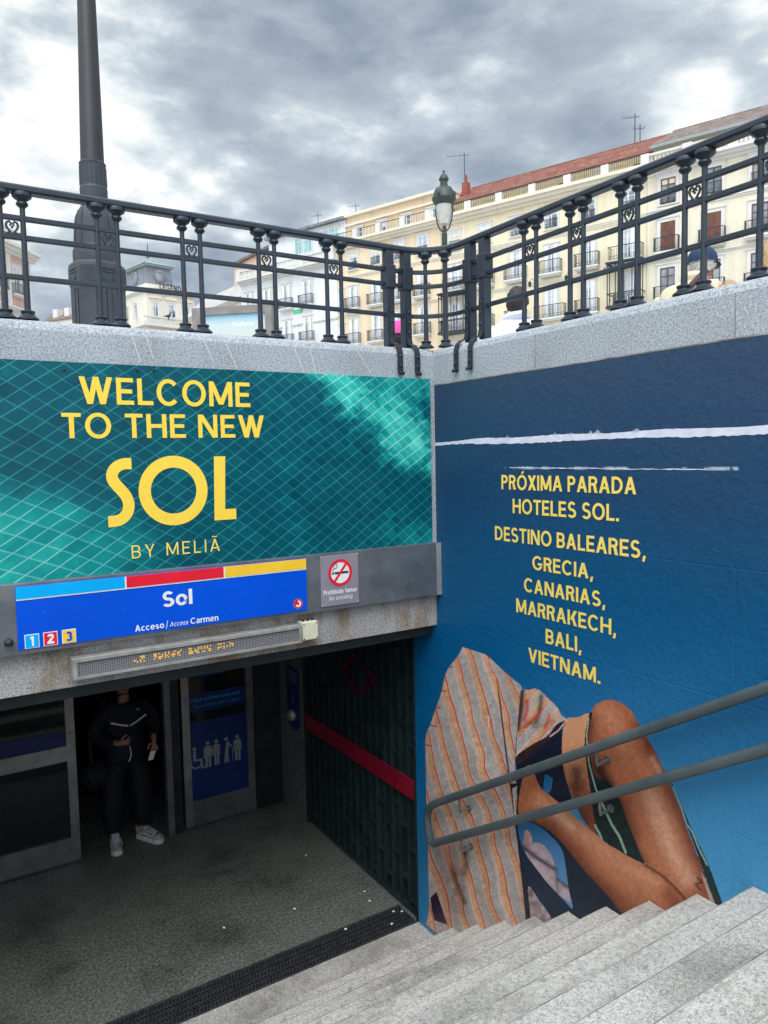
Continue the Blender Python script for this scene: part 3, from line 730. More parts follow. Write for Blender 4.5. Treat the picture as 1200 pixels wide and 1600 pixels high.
for x in (-.957, -.693):
    for z in (2.687, 3.001): s4.ball((x, -.067, z), .005, 8, 4)
s4.build('screw_heads', M['alu'], ns)

# LED display
ld = thing('led_display', 'long grey LED message display mounted under the station sign', 'display', (-1.8, -.05, 2.48))
cs_ = MB()
cs_.box((-2.476, -.085, 2.478), (-1.121, -.002, 2.592), ch=.004)
cs_.build('case', M['alu'], ld)
fr = MB()
fr.box((-2.474, -.100, 2.574), (-1.123, -.086, 2.590)); fr.box((-2.474, -.100, 2.480), (-1.123, -.086, 2.494))
fr.box((-2.474, -.0995, 2.4945), (-2.452, -.086, 2.5735)); fr.box((-1.143, -.0995, 2.4945), (-1.123, -.086, 2.5735))
fr.build('bezel', M['alu'], ld)
MB().box((-2.4515, -.089, 2.4945), (-1.1435, -.0855, 2.5735)).build('screen', M['ledgrid'], ld)
le = MB()
msg = ["11110 0111 1 1 0 1 1 1 1 1 1 1 0 11 1 1 1", "1 001 1000 1 0 1 1 0 1 1 0 11 01 0 1 10 1", "1 000 1000 0 1 1 1 1 0 1 1 1 1 1 0 1 1 1 "]
x = -2.158
rr2 = random.Random(5)
for word in (2, 5, 4, 3):
    for ch in range(word):
        pat = [[rr2.random() < .55 for _ in range(3)] for _ in range(4)]
        for r_ in range(4):
            for c_ in range(3):
                if pat[r_][c_]: le.box((x + c_ * .0095, -.0905, 2.545 - r_ * .0095 + .003), (x + c_ * .0095 + .007, -.0892, 2.545 - r_ * .0095 + .010))
        x += .036
    x += .030
le.build('lit_text', M['led'], ld)

jb = thing('junction_box', 'small ivory plastic junction box beside the LED display', 'box', (-1.06, -.04, 2.49))
MB().box((-1.114, -.088, 2.487), (-1.004, -.002, 2.602), ch=.005).build('box_body', M['ivory'], jb)
s4 = MB()
for x in (-1.104, -1.014):
    for z in (2.497, 2.592): s4.ball((x, -.088, z), .005, 8, 4)
s4.build('screw_heads', M['black'], jb)
gl = MB()
for x in (-1.09, -1.055, -1.025): gl.tube([(x, -.045, 2.602), (x, -.045, 2.612)], .010, 8)
gl.build('cable_glands', M['dark_metal'], jb)

# =================================================================== DOORS
DY = 2.80
def door_leaf(name, label, x0, x1, film):
    d = thing(name, label, 'door', ((x0 + x1) / 2, DY, 0), 0, 'glass doors of the station')
    f_ = MB(); w_ = .075
    f_.box((x0, DY - .03, .02), (x0 + w_, DY + .03, 2.30)); f_.box((x1 - w_, DY - .03, .02), (x1, DY + .03, 2.30))
    f_.box((x0 + w_, DY - .028, 2.22), (x1 - w_, DY + .028, 2.30))
    f_.build('stile_frame', M['steel_bright'], d)
    return d
dl = door_leaf('glass_door', 'steel framed glass door panel with a mid rail, beside the standing person', -3.35, -2.035, False)
MB().box((-3.275, DY - .027, .02), (-2.11, DY + .027, .24)).build('kick_plate', M['steel_bright'], dl)
MB().box((-3.275, DY - .029, .96), (-2.11, DY + .029, 1.10)).build('mid_rail', M['steel_bright'], dl)
MB().box((-3.275, DY - .008, .24), (-2.11, DY + .008, .96)).build('lower_pane', M['door_glass'], dl)
MB().box((-3.275, DY - .008, 1.10), (-2.11, DY + .008, 2.22)).build('upper_pane', M['door_glass'], dl)
MB().box((-3.27, DY - .016, 1.105), (-2.115, DY - .0085, 1.24)).build('blue_strip', M['dark_blue'], dl)
MB().box((-2.100, DY - .05, 1.18), (-2.05, DY - .031, 1.22), ch=.004).build('lock', M['alu'], dl)
dr_ = door_leaf('glass_door', 'steel framed sliding door with blue film and pale passenger pictograms', -1.06, -.32, True)
MB().box((-.985, DY - .027, .02), (-.395, DY + .027, .27)).build('kick_plate', M['steel'], dr_)
MB().box((-.985, DY - .008, .27), (-.395, DY + .008, 2.22)).build('pane', M['door_glass'], dr_)
MB().box((-.984, DY - .014, .272), (-.396, DY - .009, 1.06)).build('blue_film', M['mid_blue'], dr_)
MB().box((-.984, DY - .014, 1.16), (-.396, DY - .009, 1.34)).build('caption_film', M['dark_blue'], dr_)
MB().box((-.90, DY - .014, 1.50), (-.62, DY - .009, 1.62)).build('top_sticker', M['mid_blue'], dr_)
PY = DY - .0155
lettering('lettering', 'Pulsar el botón para abrir', .14, -.965, -.45, .034, 1.265, 'L', M['sky_blue'], dr_, gap=.1, lift=PY)
lettering('lettering', 'Press the button to open', .11, -.93, -.46, .030, 1.20, 'L', M['sky_blue'], dr_, gap=.1, lift=PY, slant=.2)
def picto(x, kind):
    mb = MB(); z0 = .58; y = PY
    def q(*pts): mb.add([(x + a, y, z0 + b) for a, b in pts], [tuple(range(len(pts)))])
    def head(a, b, r=.020): disc(mb, x + a, z0 + b, 0, r, y - .0004, 0, 360, 12)
    if kind == 'wheelchair':
        disc(mb, x, z0 + .07, .045, .060, y - .0006, -200, 40, 18); head(-.015, .215)
        q((-.03, .09), (.0, .09), (.0, .19), (-.03, .19)); q((.0, .085), (.06, .085), (.06, .105), (.0, .105)); q((.05, .0), (.072, .0), (.06, .085), (.04, .085)); q((.072, 0), (.095, .0), (.095, .018), (.072, .018))
    else:
        head(.0, .245)
        if kind == 'bent':
            q((-.02, .10), (.015, .10), (.035, .21), (.0, .215)); q((-.03, 0), (-.008, 0), (.005, .10), (-.02, .10)); q((.0, 0), (.02, 0), (.018, .10), (-.002, .10)); q((.02, .17), (.06, .15), (.06, .165), (.025, .19)); q((.056, 0), (.063, 0), (.063, .15), (.056, .15))
        else:
            wd = .030 if kind != 'skirt' else .024
            q((-wd, .11), (wd, .11), (wd, .218), (-wd, .218)); q((-wd, 0), (-.004, 0), (-.004, .11), (-wd, .11)); q((.004, 0), (wd, 0), (wd, .11), (.004, .11))
            q((-wd - .014, .10), (-wd - .004, .10), (-wd - .003, .21), (-wd - .012, .205)); q((wd + .004, .10), (wd + .014, .10), (wd + .012, .205), (wd + .003, .21))
            if kind == 'child': disc(mb, x + .03, z0 + .16, 0, .02, y - .0008, 0, 360, 10)
    return mb.build('pictogram', M['grey_glyph'], dr_)
for px, kd in ((-.93, 'wheelchair'), (-.81, 'child'), (-.72, 'skirt'), (-.615, 'bent'), (-.50, 'man')): picto(px, kd)
jm = thing('door_jamb', 'dark steel jamb between the doorway and the sliding door', 'door jamb', (-1.15, DY, 0))
MB().box((-1.235, DY - .05, 0), (-1.175, DY + .05, 2.34)).build('post', M['steel'], jm)
MB().box((-1.174, DY - .03, 0), (-1.085, DY + .06, 2.34)).build('infill', M['dark_metal'], jm)
dh = thing('door_header', 'dark header box running above the glass doors', 'header', (-2, DY, 2.3))
MB().box((-6.5, DY - .10, 2.342), (-.305, DY + .10, 2.419)).build('header_box', M['dark_metal'], dh)

# help point plate on the pier
hp = thing('button_plate', 'narrow blue plate with round door button on the granite pier', 'sign', (-.01, 2.5, 1.2))
def hpz(px, py): return onx(px, py, -.012)
z0, z1 = hpz(455, 1130)[2], hpz(458, 1043)[2]; ya, yb = hpz(449, 1085)[1], hpz(467, 1085)[1]
MB().box((-.014, yb, z0 + .09), (-.0055, ya, z1)).build('plate', M['mid_blue'], hp)
ym = (ya + yb) / 2; rr_ = abs(ya - yb) / 2
q = MB(); q.prism([(ym + rr_ * math.cos(R(a)), z0 + .0895 + rr_ * math.sin(R(a))) for a in range(180, 361, 15)], lambda a, b, d: (d, a, b), -.0055, -.014); q.build('rounded_end', M['mid_blue'], hp)
q = MB()
for i in range(4): q.box((-.0152, yb + .03, z1 - .06 - i * .03), (-.0142, ya - .03 - (i % 2) * .04, z1 - .05 - i * .03))
zz = (z0 + z1) / 2 + .02
q.box((-.0152, ym - .006, zz - .06), (-.0142, ym + .006, zz + .03)); q.add([(-.0152, ym - .025, zz - .06), (-.0152, ym + .025, zz - .06), (-.0152, ym, zz - .10)], [(0, 1, 2)])
q.build('markings', M['grey_glyph'], hp)
q = MB(); q.lathe((0, 0, 0), [(.055, 0), (.06, .015), (.05, .05), (.03, .06)], 16)
q.v = [(-.014 - z, ym + x, z0 + .11 + y) for x, y, z in q.v]; q.build('button', M['alu'], hp)

# =================================================================== LATTICE PANEL
lp = thing('lattice_panel', 'dark green metal lattice panel with red band inside the entrance', 'panel', (.05, 1.3, 0))
MB().box((.060, .325, .03), (.072, 2.235, 2.40)).build('backing', M['lattice'], lp)
lb = MB(); ny = 17; ys = np.linspace(.335, 2.225, ny)
for i, y in enumerate(ys): lb.box((.018, y - .013, .05), (.0605, y + .013, 2.395))
for i in range(ny - 1):
    z = .10 + .13 * ((i * 7) % 5) / 1.0 * .6
    while z < 2.38:
        lb.box((.020, ys[i] + .0132, z), (.0602, ys[i + 1] - .0132, z + .022)); z += .42
lb.box((.016, .328, .03), (.0600, 2.232, .049)); lb.build('grid', M['lattice'], lp)
def lx(px, py, x=.014): q = onx(px, py, x); return (q[1], q[2])
pa, pb, pc, pd = lx(484, 1125), lx(664, 1222), lx(664, 1257), lx(486, 1146)
zt = (pa[1] + pb[1]) / 2; zb = (pc[1] + pd[1]) / 2
MB().box((.004, .33, zb), (.0155, 2.23, zt)).build('red_band', M['maroon'], lp)
dm_ = [lx(553, 1019, .006), lx(590, 1063, .006), lx(559, 1088, .006), lx(532, 1042, .006)]
cx_, cz_ = np.mean([p[0] for p in dm_]), np.mean([p[1] for p in dm_])
q = MB()
for i in range(4):
    a, b = dm_[i], dm_[(i + 1) % 4]; s_ = lambda p: (cx_ + (p[0] - cx_) * .80, cz_ + (p[1] - cz_) * .80)
    q.prism([a, b, s_(b), s_(a)], lambda u, v, d: (d, u, v), .004, .0155)
q.build('red_outline', M['dim_maroon'], lp)
MB().box((-.003, .302, 0), (.0585, .3245, 2.415)).build('edge_post', M['dark_metal'], lp)
MB().box((-.003, 2.2355, 0), (.0585, 2.2495, 2.415)).build('edge_post', M['dark_metal'], lp)

# =================================================================== RIGHT POSTER
rp = thing('wall_poster', 'blue poster with yellow destination list and printed crouching bather', 'poster', (0, -2, 0))
MB().box((0.0, -8.1, .02), (.0035, .298, 4.128)).build('sheet', M['blue_poster'], rp)
XR = -.0022
def rt(text, y0, y1, z, cap=.090): return lettering('lettering', text, .168, y0, y1, cap, z, 'R', M['yellow_pale'], rp, gap=.10, lift=XR, space=.30)
rt('PRÓXIMA PARADA', -.712, -1.748, 3.419); rt('HOTELES SOL.', -.815, -1.640, 3.273)
rt('DESTINO BALEARES,', -.646, -1.808, 3.092); rt('GRECIA,', -.986, -1.461, 2.941, .084)
rt('CANARIAS,', -.912, -1.547, 2.796, .085); rt('MARRAKECH,', -.841, -1.621, 2.655, .088)
rt('BALI,', -1.096, -1.377, 2.509, .089); rt('VIETNAM.', -.947, -1.516, 2.364, .088)
# torn white seam
q = MB(); n = 150; ys = np.linspace(-.012, -3.6, n); up = []; dn = []
for i, y in enumerate(ys):
    a = 3.742 + .003 * math.sin(y * 9) + random.uniform(-.0012, .0025) * (1 if -2.0 < y < -.5 else .5); c_ = 3.706 + random.uniform(-.003, .003) - .004 * math.sin(y * 5)
    if y > -.45: a -= .012 * (1 - (-y) / .45); c_ += .004
    up.append((-.0012, y, a)); dn.append((-.0012, y, c_))
q.add(up + dn, [(i, i + 1, n + i + 1, n + i) for i in range(n - 1)])
for i in range(6):                                        # curled paper flakes along the tear
    y = random.uniform(-.75, -2.1); z = 3.748; k = random.uniform(.02, .06)
    q.add([(-.0016, y, z - .006), (-.0016, y - k, z - .004), (-.010, y - k * .7, z + random.uniform(.006, .016))], [(0, 1, 2)])
q.build('torn_strip', M['tear'], rp)
q = MB()
for y0, y1, z in ((-1.0, -1.55, 3.552), (-1.56, -2.15, 3.549), (-.78, -.98, 3.555)):
    n = 24; ys = np.linspace(y0, y1, n); u_ = [(-.0012, y, z + random.uniform(.0005, .005)) for y in ys]; d_ = [(-.0012, y, z - random.uniform(.0, .003)) for y in ys]
    q.add(u_ + d_, [(i, i + 1, n + i + 1, n + i) for i in range(n - 1)])
q.build('peeled_seam', M['tear'], rp)

# printed bather: ink colours on a fine sheet, shapes in print coordinates
def in_poly(X, Y, P):
    c = np.zeros(X.shape, bool); n = len(P); j = n - 1
    for i in range(n):
        xi, yi = P[i]; xj, yj = P[j]
        if yi != yj: c ^= ((yi > Y) != (yj > Y)) & (X < (xj - xi) * (Y - yi) / (yj - yi) + xi)
        j = i
    return c
def smooth_poly(P, k=4):
    P = [np.array(p, float) for p in P]; o = []; n = len(P)
    for i in range(n):
        p0, p1, p2, p3 = P[i - 1], P[i], P[(i + 1) % n], P[(i + 2) % n]
        for s_ in np.linspace(0, 1, k, endpoint=False):
            o.append(0.5 * (2 * p1 + (p2 - p0) * s_ + (2 * p0 - 5 * p1 + 4 * p2 - p3) * s_ ** 2 + (3 * p1 - p0 - 3 * p2 + p3) * s_ ** 3))
    return o
def vnoise(X, Y, s, seed):
    r = np.random.default_rng(seed); G = r.random((64, 64)); x = X / s; y = Y / s
    i = np.floor(x).astype(int); j = np.floor(y).astype(int); fx = x - i; fy = y - j; fx = fx * fx * (3 - 2 * fx); fy = fy * fy * (3 - 2 * fy)
    g = lambda a, b: G[a % 64, b % 64]
    return (g(i, j) * (1 - fx) + g(i + 1, j) * fx) * (1 - fy) + (g(i, j + 1) * (1 - fx) + g(i + 1, j + 1) * fx) * fy
def seg_d(X, Y, a, b):
    ax_, ay = a; bx, by = b; L2 = (bx - ax_) ** 2 + (by - ay) ** 2
    t_ = np.clip(((X - ax_) * (bx - ax_) + (Y - ay) * (by - ay)) / L2, 0, 1)
    return np.hypot(X - ax_ - t_ * (bx - ax_), Y - ay - t_ * (by - ay)), t_
def poly_d(X, Y, pts):
    D_ = np.full(X.shape, 1e9)
    for a, b in zip(pts[:-1], pts[1:]): D_ = np.minimum(D_, seg_d(X, Y, a, b)[0])
    return D_
def bather():
    cell = .0038
    ya = np.arange(.285, -2.42, -cell); za = np.arange(.05, 2.32, cell)
    YY, ZZ = np.meshgrid(ya, za, indexing='ij')
    P = np.stack([np.zeros_like(YY) - CAM[0], YY - CAM[1], ZZ - CAM[2]], -1) @ MW.T
    X = ((600 + FOC * P[..., 0] / P[..., 2]) - 640) * 2.1429; Y = ((800 - FOC * P[..., 1] / P[..., 2]) - 980) * 2.1429
    C = np.zeros(X.shape + (3,)); A = np.zeros(X.shape, bool)
    lin = lambda r, g_, b: np.array([((q / 255 + .055) / 1.055) ** 2.4 if q > 10 else q / 255 / 12.92 for q in (r, g_, b)])
    n1_ = vnoise(X, Y, 60, 1); n2_ = vnoise(X, Y, 14, 2); n3_ = vnoise(X, Y, 5, 3)
    def put(mask, colr): C[mask] = (colr[mask] if isinstance(colr, np.ndarray) and colr.ndim == 3 else colr); A[mask] = True
    def lerp(a, b, t): t = np.clip(t, 0, 1)[..., None]; return a * (1 - t) + b * t
    A1 = lambda L: [((220 + x / 3.75) * 2.1429, (100 + y / 3.75) * 2.1429) for x, y in L]      # print coordinates of the three enlargements
    A2 = lambda L: [((20 + x / 5) * 2.1429, (20 + y / 5) * 2.1429) for x, y in L]
    A3 = lambda L: [((20 + x / 5) * 2.1429, (240 + y / 5) * 2.1429) for x, y in L]
    U_ = X * .5 + Y * .87; W2 = X * .87 - Y * .5
    pore = (vnoise(U_ / 2.4, W2, 4.2, 11) - .5) * .34 + (vnoise(U_ / 1.6, W2, 9.0, 12) - .5) * .26 + (n3_ - .5) * .16
    G = lambda pts, w_: np.exp(-(poly_d(X, Y, pts) / w_) ** 2)
    navy = lin(14, 32, 54)
    # backdrop of dark swimwear, then the blue gap with pale chair
    put(in_poly(X, Y, A3([(728, -40), (900, 60), (1100, 260), (1300, 520), (1500, 760), (1750, 1050), (1900, 1500), (735, 1500)])), lerp(navy, lin(10, 26, 42), n1_))
    m_ = in_poly(X, Y, smooth_poly(A3([(752, 335), (850, 328), (935, 372), (1015, 440), (1092, 540), (1122, 680), (1142, 830), (1172, 1005), (1040, 885), (970, 790), (830, 605), (768, 480)])))
    put(m_, lerp(lin(24, 98, 150), lin(92, 140, 185), (Y - 640) / 220))
    pale = lerp(lin(205, 182, 186), lin(150, 128, 136), n2_ * .6 + n1_ * .4 - .1)
    put(m_ & in_poly(X, Y, smooth_poly(A3([(800, 395), (825, 388), (850, 420), (862, 490), (845, 540), (790, 510)]))), lerp(lin(200, 160, 150), lin(160, 130, 135), n2_))
    put(m_ & in_poly(X, Y, smooth_poly(A3([(865, 490), (930, 490), (985, 545), (1020, 610), (1045, 720), (1062, 910), (960, 800), (830, 610), (800, 560)]))), pale)
    put(m_ & in_poly(X, Y, A3([(1062, 770), (1140, 830), (1165, 960), (1060, 890)])), pale)
    k_ = G(A3([(785, 515), (880, 590), (1035, 690)]), 8) * .95; mm = m_; C[mm] = lerp(C, lin(64, 60, 72), k_)[mm]
    k_ = G(A3([(1055, 770), (1140, 835)]), 6) * .85; C[mm] = lerp(C, lin(70, 66, 78), k_)[mm]
    k_ = G(A3([(1045, 700), (1060, 900)]), 5) * .6; C[mm] = lerp(C, lin(90, 84, 92), k_)[mm]
    m_ = in_poly(X, Y, A3([(765, 490), (830, 605), (970, 790), (1175, 1005), (1180, 1300), (1000, 1300), (1000, 1065), (830, 825), (775, 720)])); put(m_, lerp(navy, lin(24, 44, 66), n1_))
    m_ = in_poly(X, Y, smooth_poly(A3([(828, 825), (915, 935), (1005, 1065), (1010, 1150), (850, 1150), (846, 1050)]))); put(m_, lerp(pale, lin(120, 95, 90), np.clip((X + Y - 1180) / 120, 0, 1) * n2_))
    # arms of shade under the sleeve, lit flank
    m_ = in_poly(X, Y, A2([(730, 930), (860, 880), (960, 800), (1090, 690), (1100, 820), (1100, 940), (1150, 1130), (1180, 1300), (1000, 1250), (860, 1140), (740, 1110)])); put(m_, lerp(lin(8, 22, 44), lin(26, 30, 46), n1_))
    m_ = in_poly(X, Y, A2([(960, 1045), (1020, 1080), (1010, 1160), (990, 1200), (940, 1190)])); put(m_, lerp(lin(20, 100, 150), lin(50, 110, 160), n2_))
    dark = in_poly(X, Y, A1([(190, 130), (240, 125), (345, 480), (420, 640), (470, 790), (560, 1020), (480, 985), (330, 895), (262, 835), (200, 600)])); put(dark, lerp(lin(6, 22, 24), lin(16, 40, 40), n2_))
    flank = in_poly(X, Y, smooth_poly(A1([(90, 166), (160, 150), (238, 128), (214, 230), (206, 340), (214, 440), (232, 560), (250, 700), (268, 838), (205, 775), (140, 650), (100, 540), (76, 440), (68, 300)])))
    t_ = np.clip((Y - (100 + 300 / 3.75) * 2.1429) / 190 + pore, 0, 1); put(flank, lerp(lin(214, 150, 112), lin(128, 66, 44), t_))
    k_ = G(A1([(150, 470), (165, 560)]), 20) * .8; C[flank] = lerp(C, lin(70, 34, 28), k_)[flank]; k_ = G(A1([(130, 560), (205, 770)]), 14) * .6; C[flank] = lerp(C, lin(80, 34, 26), k_)[flank]
    # leg
    leg = smooth_poly(A1([(228, 160), (250, 95), (292, 60), (352, 47), (420, 68), (480, 120), (528, 205), (582, 290), (640, 400), (692, 512), (742, 640), (792, 772), (842, 905), (884, 1015), (924, 1135), (960, 1260), (880, 1330), (790, 1215), (720, 1130), (650, 1070), (560, 1012), (505, 890), (455, 765), (412, 645), (352, 540), (268, 500), (236, 400), (214, 270)]))
    m_ = in_poly(X, Y, leg)
    put(m_, lerp(lin(172, 100, 68), lin(172, 100, 68), n1_))
    def sh(pts, w_, colr, a): 
        k_ = G(A1(pts), w_) * a; C[m_] = lerp(C, lin(*colr), k_)[m_]
    sh([(540, 215), (640, 395), (700, 525), (760, 680), (830, 860), (900, 1060), (940, 1190)], 34, (108, 48, 30), .85)
    sh([(225, 170), (218, 300), (250, 420)], 26, (92, 42, 28), .8); sh([(270, 430), (330, 540), (420, 660), (470, 800), (550, 1000)], 24, (96, 44, 28), .75)
    sh([(290, 470), (330, 540)], 22, (48, 22, 22), .9)
    sh([(330, 120), (380, 200), (430, 330)], 34, (206, 138, 102), .55); sh([(470, 330), (560, 480)], 24, (196, 124, 86), .5)
    sh([(590, 620), (640, 740), (690, 880), (740, 1000), (800, 1100)], 34, (222, 166, 134), .75); sh([(560, 900), (620, 1000), (720, 1090)], 26, (190, 118, 80), .6)
    sh([(600, 400), (640, 470)], 12, (226, 176, 148), .4)
    C[m_] = np.clip(C * (1 + pore * .75)[..., None], 0, 1)[m_]
    sh([(860, 1090), (890, 1120), (850, 1130), (880, 1165)], 3.2, (46, 26, 22), .9)
    # arm
    arm = smooth_poly(A1([(-130, 430), (-60, 560), (0, 612), (60, 660), (115, 705), (185, 770), (262, 832), (330, 890), (400, 932), (480, 980), (560, 1015), (650, 1068), (722, 1130), (795, 1212), (830, 1300), (640, 1420), (430, 1310), (352, 1215), (282, 1138), (200, 1050), (130, 965), (62, 880), (-10, 815), (-90, 770), (-180, 730), (-180, 600)]))
    m_ = in_poly(X, Y, arm); put(m_, lerp(lin(176, 104, 70), lin(176, 104, 70), n1_))
    sh([(-120, 780), (0, 840), (130, 985), (220, 1085), (300, 1170), (420, 1310)], 26, (70, 30, 24), .95); sh([(0, 790), (180, 990), (330, 1160), (520, 1330)], 34, (118, 56, 36), .6)
    sh([(-60, 640), (60, 720), (200, 840), (330, 950), (470, 1040), (620, 1120)], 30, (214, 150, 114), .65); sh([(20, 700), (120, 790)], 16, (232, 186, 156), .5)
    sh([(300, 1010), (450, 1110), (600, 1200)], 30, (196, 124, 88), .5)
    sh([(560, 1018), (650, 1074), (722, 1136), (795, 1220)], 7, (84, 38, 28), .85); sh([(700, 1190), (760, 1290)], 26, (120, 56, 36), .6)
    C[m_] = np.clip(C * (1 + pore * .75)[..., None], 0, 1)[m_]
    # straps and chair edge
    put(poly_d(X, Y, A1([(238, 130), (214, 240), (208, 330), (226, 440)])) < 5, lin(14, 28, 28))
    put(poly_d(X, Y, A1([(226, 160), (212, 260), (226, 420), (266, 570), (330, 715)])) < 2.2, lin(150, 172, 150)); put(poly_d(X, Y, A1([(300, 650), (360, 780), (405, 850), (442, 945)])) < 4.0, lin(140, 168, 150))
    put(poly_d(X, Y, A1([(262, 785), (302, 862)])) < 4.0, lin(140, 165, 150))
    put(in_poly(X, Y, A1([(704, 535), (722, 548), (760, 640), (810, 760), (850, 850), (900, 950), (950, 1070), (1012, 1245), (1040, 1330), (960, 1330), (925, 1135), (884, 1012), (842, 900), (792, 768), (742, 636)])), lerp(lin(8, 26, 30), lin(22, 48, 48), n2_))
    put(poly_d(X, Y, A1([(718, 560), (760, 660), (800, 780), (830, 820), (870, 920), (920, 1020)])) < 2.4, lin(150, 170, 150))
    put(in_poly(X, Y, A1([(880, 1050), (905, 1090), (965, 1240), (938, 1240)])), lin(176, 150, 128))
    # striped cloth
    body = smooth_poly(A2([(330, 42), (275, 125), (205, 215), (170, 300), (150, 400), (105, 530), (68, 640), (30, 740), (24, 850), (28, 1100)]) + A3([(30, 100), (40, 400), (48, 760), (52, 1000), (46, 1230), (400, 1260), (815, 1230), (806, 1060), (780, 800), (752, 560), (730, 330), (742, 120)]) + A2([(728, 1050), (728, 860), (750, 650), (768, 480), (780, 370), (720, 310), (620, 225), (520, 130), (420, 75)]))
    gry, pch, pnk, red_ = lin(180, 172, 166), lin(216, 164, 124), lin(216, 182, 172), lin(204, 48, 48)
    def cloth(mask, ph, ww=.030):
        s_ = np.mod(ph, 1.0); cc = lerp(gry, pnk, (s_ - .34) / .10); cc = np.where((s_ > .48)[..., None], lerp(pnk, pch, (s_ - .48) / .10), cc)
        cc = np.where((s_ > .86)[..., None], lerp(pnk, gry, (s_ - .90) / .10), cc)
        cc = cc * (.86 + .26 * (n2_ - .5) + .30 * (n3_ - .5) + .14)[..., None]
        cc = np.where((np.abs(s_ - .86) < ww)[..., None], red_, cc); put(mask, np.clip(cc, 0, 1))
    m_ = in_poly(X, Y, body)
    fan = np.clip((330 - Y) / 330, 0, 1)
    cloth(m_, (X - .335 * Y + 10 * np.sin(Y / 95 + 1) * np.clip((420 - Y) / 200, 0, 1) - fan * 26 + np.clip(Y - 700, 0, 400) * .05 + (n1_ - .5) * 16 + (vnoise(X, Y, 130, 21) - .5) * 26) / 57)
    fold_ = vnoise(X * 1.0 - .30 * Y, Y * .22, 34, 31); C[m_] = C[m_] * (.88 + .24 * fold_[m_])[:, None]
    for L in ([(24, 818), (70, 826)], [(64, 665), (106, 676)], [(110, 522), (142, 536)], [(150, 398), (182, 400)], [(205, 212), (235, 208)]):
        put(m_ & (poly_d(X, Y, A2(L)) < 2.2), red_)
    seam_ = A2([(580, 300), (605, 470), (630, 680), (655, 880), (680, 1070)]) + A3([(700, 100), (722, 270)])
    k_ = np.clip(1.3 - poly_d(X, Y, seam_) / 3.2, 0, 1) * np.clip((Y - 120) / 120, 0, 1); C[m_] = lerp(C, lin(52, 24, 28), k_)[m_]
    k_ = np.clip((X - (262 + (Y - 200) * .10)) / 60, 0, 1) * .16; C[m_] = lerp(C, C * .4, k_)[m_]
    k_ = np.exp(-((X - 90) / 60) ** 2) * .14; C[m_] = lerp(C, C * .4, k_)[m_]
    m2 = in_poly(X, Y, A3([(688, 20), (750, 20), (724, 180), (736, 270), (756, 480), (790, 760), (846, 1060), (860, 1200), (812, 1200), (800, 960), (764, 620), (722, 330)])); put(m2, lerp(lin(40, 28, 44), lin(24, 22, 38), n2_))
    put(in_poly(X, Y, A3([(702, 60), (742, 40), (722, 200), (738, 270), (720, 270)])), lin(190, 176, 170))
    st_ = np.clip(1.3 - np.hypot((X - (A3([(240, 780)])[0][0] + (Y - 850) * .16)) / 46, (Y - A3([(0, 790)])[0][1]) / 120), 0, 1) * np.clip(n1_ * .8 + n2_ * .9 - .15, 0, 1)
    C[m_] = lerp(C, C * np.array([.46, .26, .20]), st_)[m_]
    k_ = G(A3([(330, 530), (345, 640), (330, 720)]), 12) * .7 * (.5 + n2_) + G(A3([(230, 700), (270, 800), (330, 950)]), 9) * .7 * (.5 + n3_); C[m_] = lerp(C, lin(62, 60, 46), k_)[m_]
    put(in_poly(X, Y, A3([(110, 866), (62, 915), (75, 1010), (95, 1090), (196, 1125), (150, 980)])), lerp(lin(50, 28, 52), lin(30, 18, 40), n2_))
    # sleeve with folds
    slv = in_poly(X, Y, smooth_poly(A2([(772, 392), (830, 388), (882, 375), (932, 402), (982, 452), (1048, 512), (1092, 588), (1134, 626), (1062, 702), (980, 764), (884, 834), (802, 884), (738, 934), (734, 850), (744, 700), (752, 550)])))
    m_ = slv; cloth(m_, (X * .80 + Y * .70) / 62, .020)
    for pts, w_, colr, a in (([(780, 400), (768, 560), (745, 700)], 11, (58, 16, 24), .95), ([(932, 440), (915, 560), (885, 640)], 9, (74, 66, 44), .85), ([(822, 470), (818, 560), (796, 625)], 6, (206, 60, 52), .9),
                             ([(915, 570), (860, 630), (790, 684)], 6, (204, 56, 50), .9), ([(992, 588), (962, 690)], 6, (214, 70, 70), .85), ([(820, 640), (900, 680), (1000, 640)], 10, (120, 84, 60), .5), ([(870, 430), (860, 560)], 12, (222, 184, 140), .5), ([(1000, 500), (1060, 600)], 12, (214, 190, 184), .5)):
        k_ = G(A2(pts), w_) * a; C[m_] = lerp(C, lin(*colr), k_)[m_]
    put(in_poly(X, Y, smooth_poly(A2([(738, 905), (860, 815), (980, 748), (1050, 660), (1128, 628), (1092, 690), (962, 800), (862, 890), (742, 972)]))), lerp(lin(66, 34, 40), lin(34, 22, 36), n2_))
    k_ = np.clip(1.2 - poly_d(X, Y, A2([(1128, 628), (1060, 710), (1000, 752)])) / 3, 0, 1); m_ = k_ > 0; C[m_ & A] = lerp(C, lin(226, 190, 176), k_)[m_ & A]
    # flake of missing ink
    k_ = np.clip(1.3 - poly_d(X, Y, A2([(498, 600), (512, 592), (526, 604), (514, 640), (520, 676)])) / 1.8, 0, 1); m_ = k_ > 0; C[m_] = lerp(C, lin(230, 226, 224), k_)[m_]
    C[:] = np.clip(C * (.94 + .12 * vnoise(X, Y, 3, 9))[..., None], 0, 1)
    # sheet
    idx = -np.ones(A.shape, int); keep = A.copy()
    fm = keep[:-1, :-1] & keep[1:, :-1] & keep[1:, 1:] & keep[:-1, 1:]
    use = np.zeros(A.shape, bool); use[:-1, :-1] |= fm; use[1:, :-1] |= fm; use[1:, 1:] |= fm; use[:-1, 1:] |= fm
    idx[use] = np.arange(use.sum())
    vs = np.stack([np.full(use.sum(), -.0012), YY[use], ZZ[use]], -1)
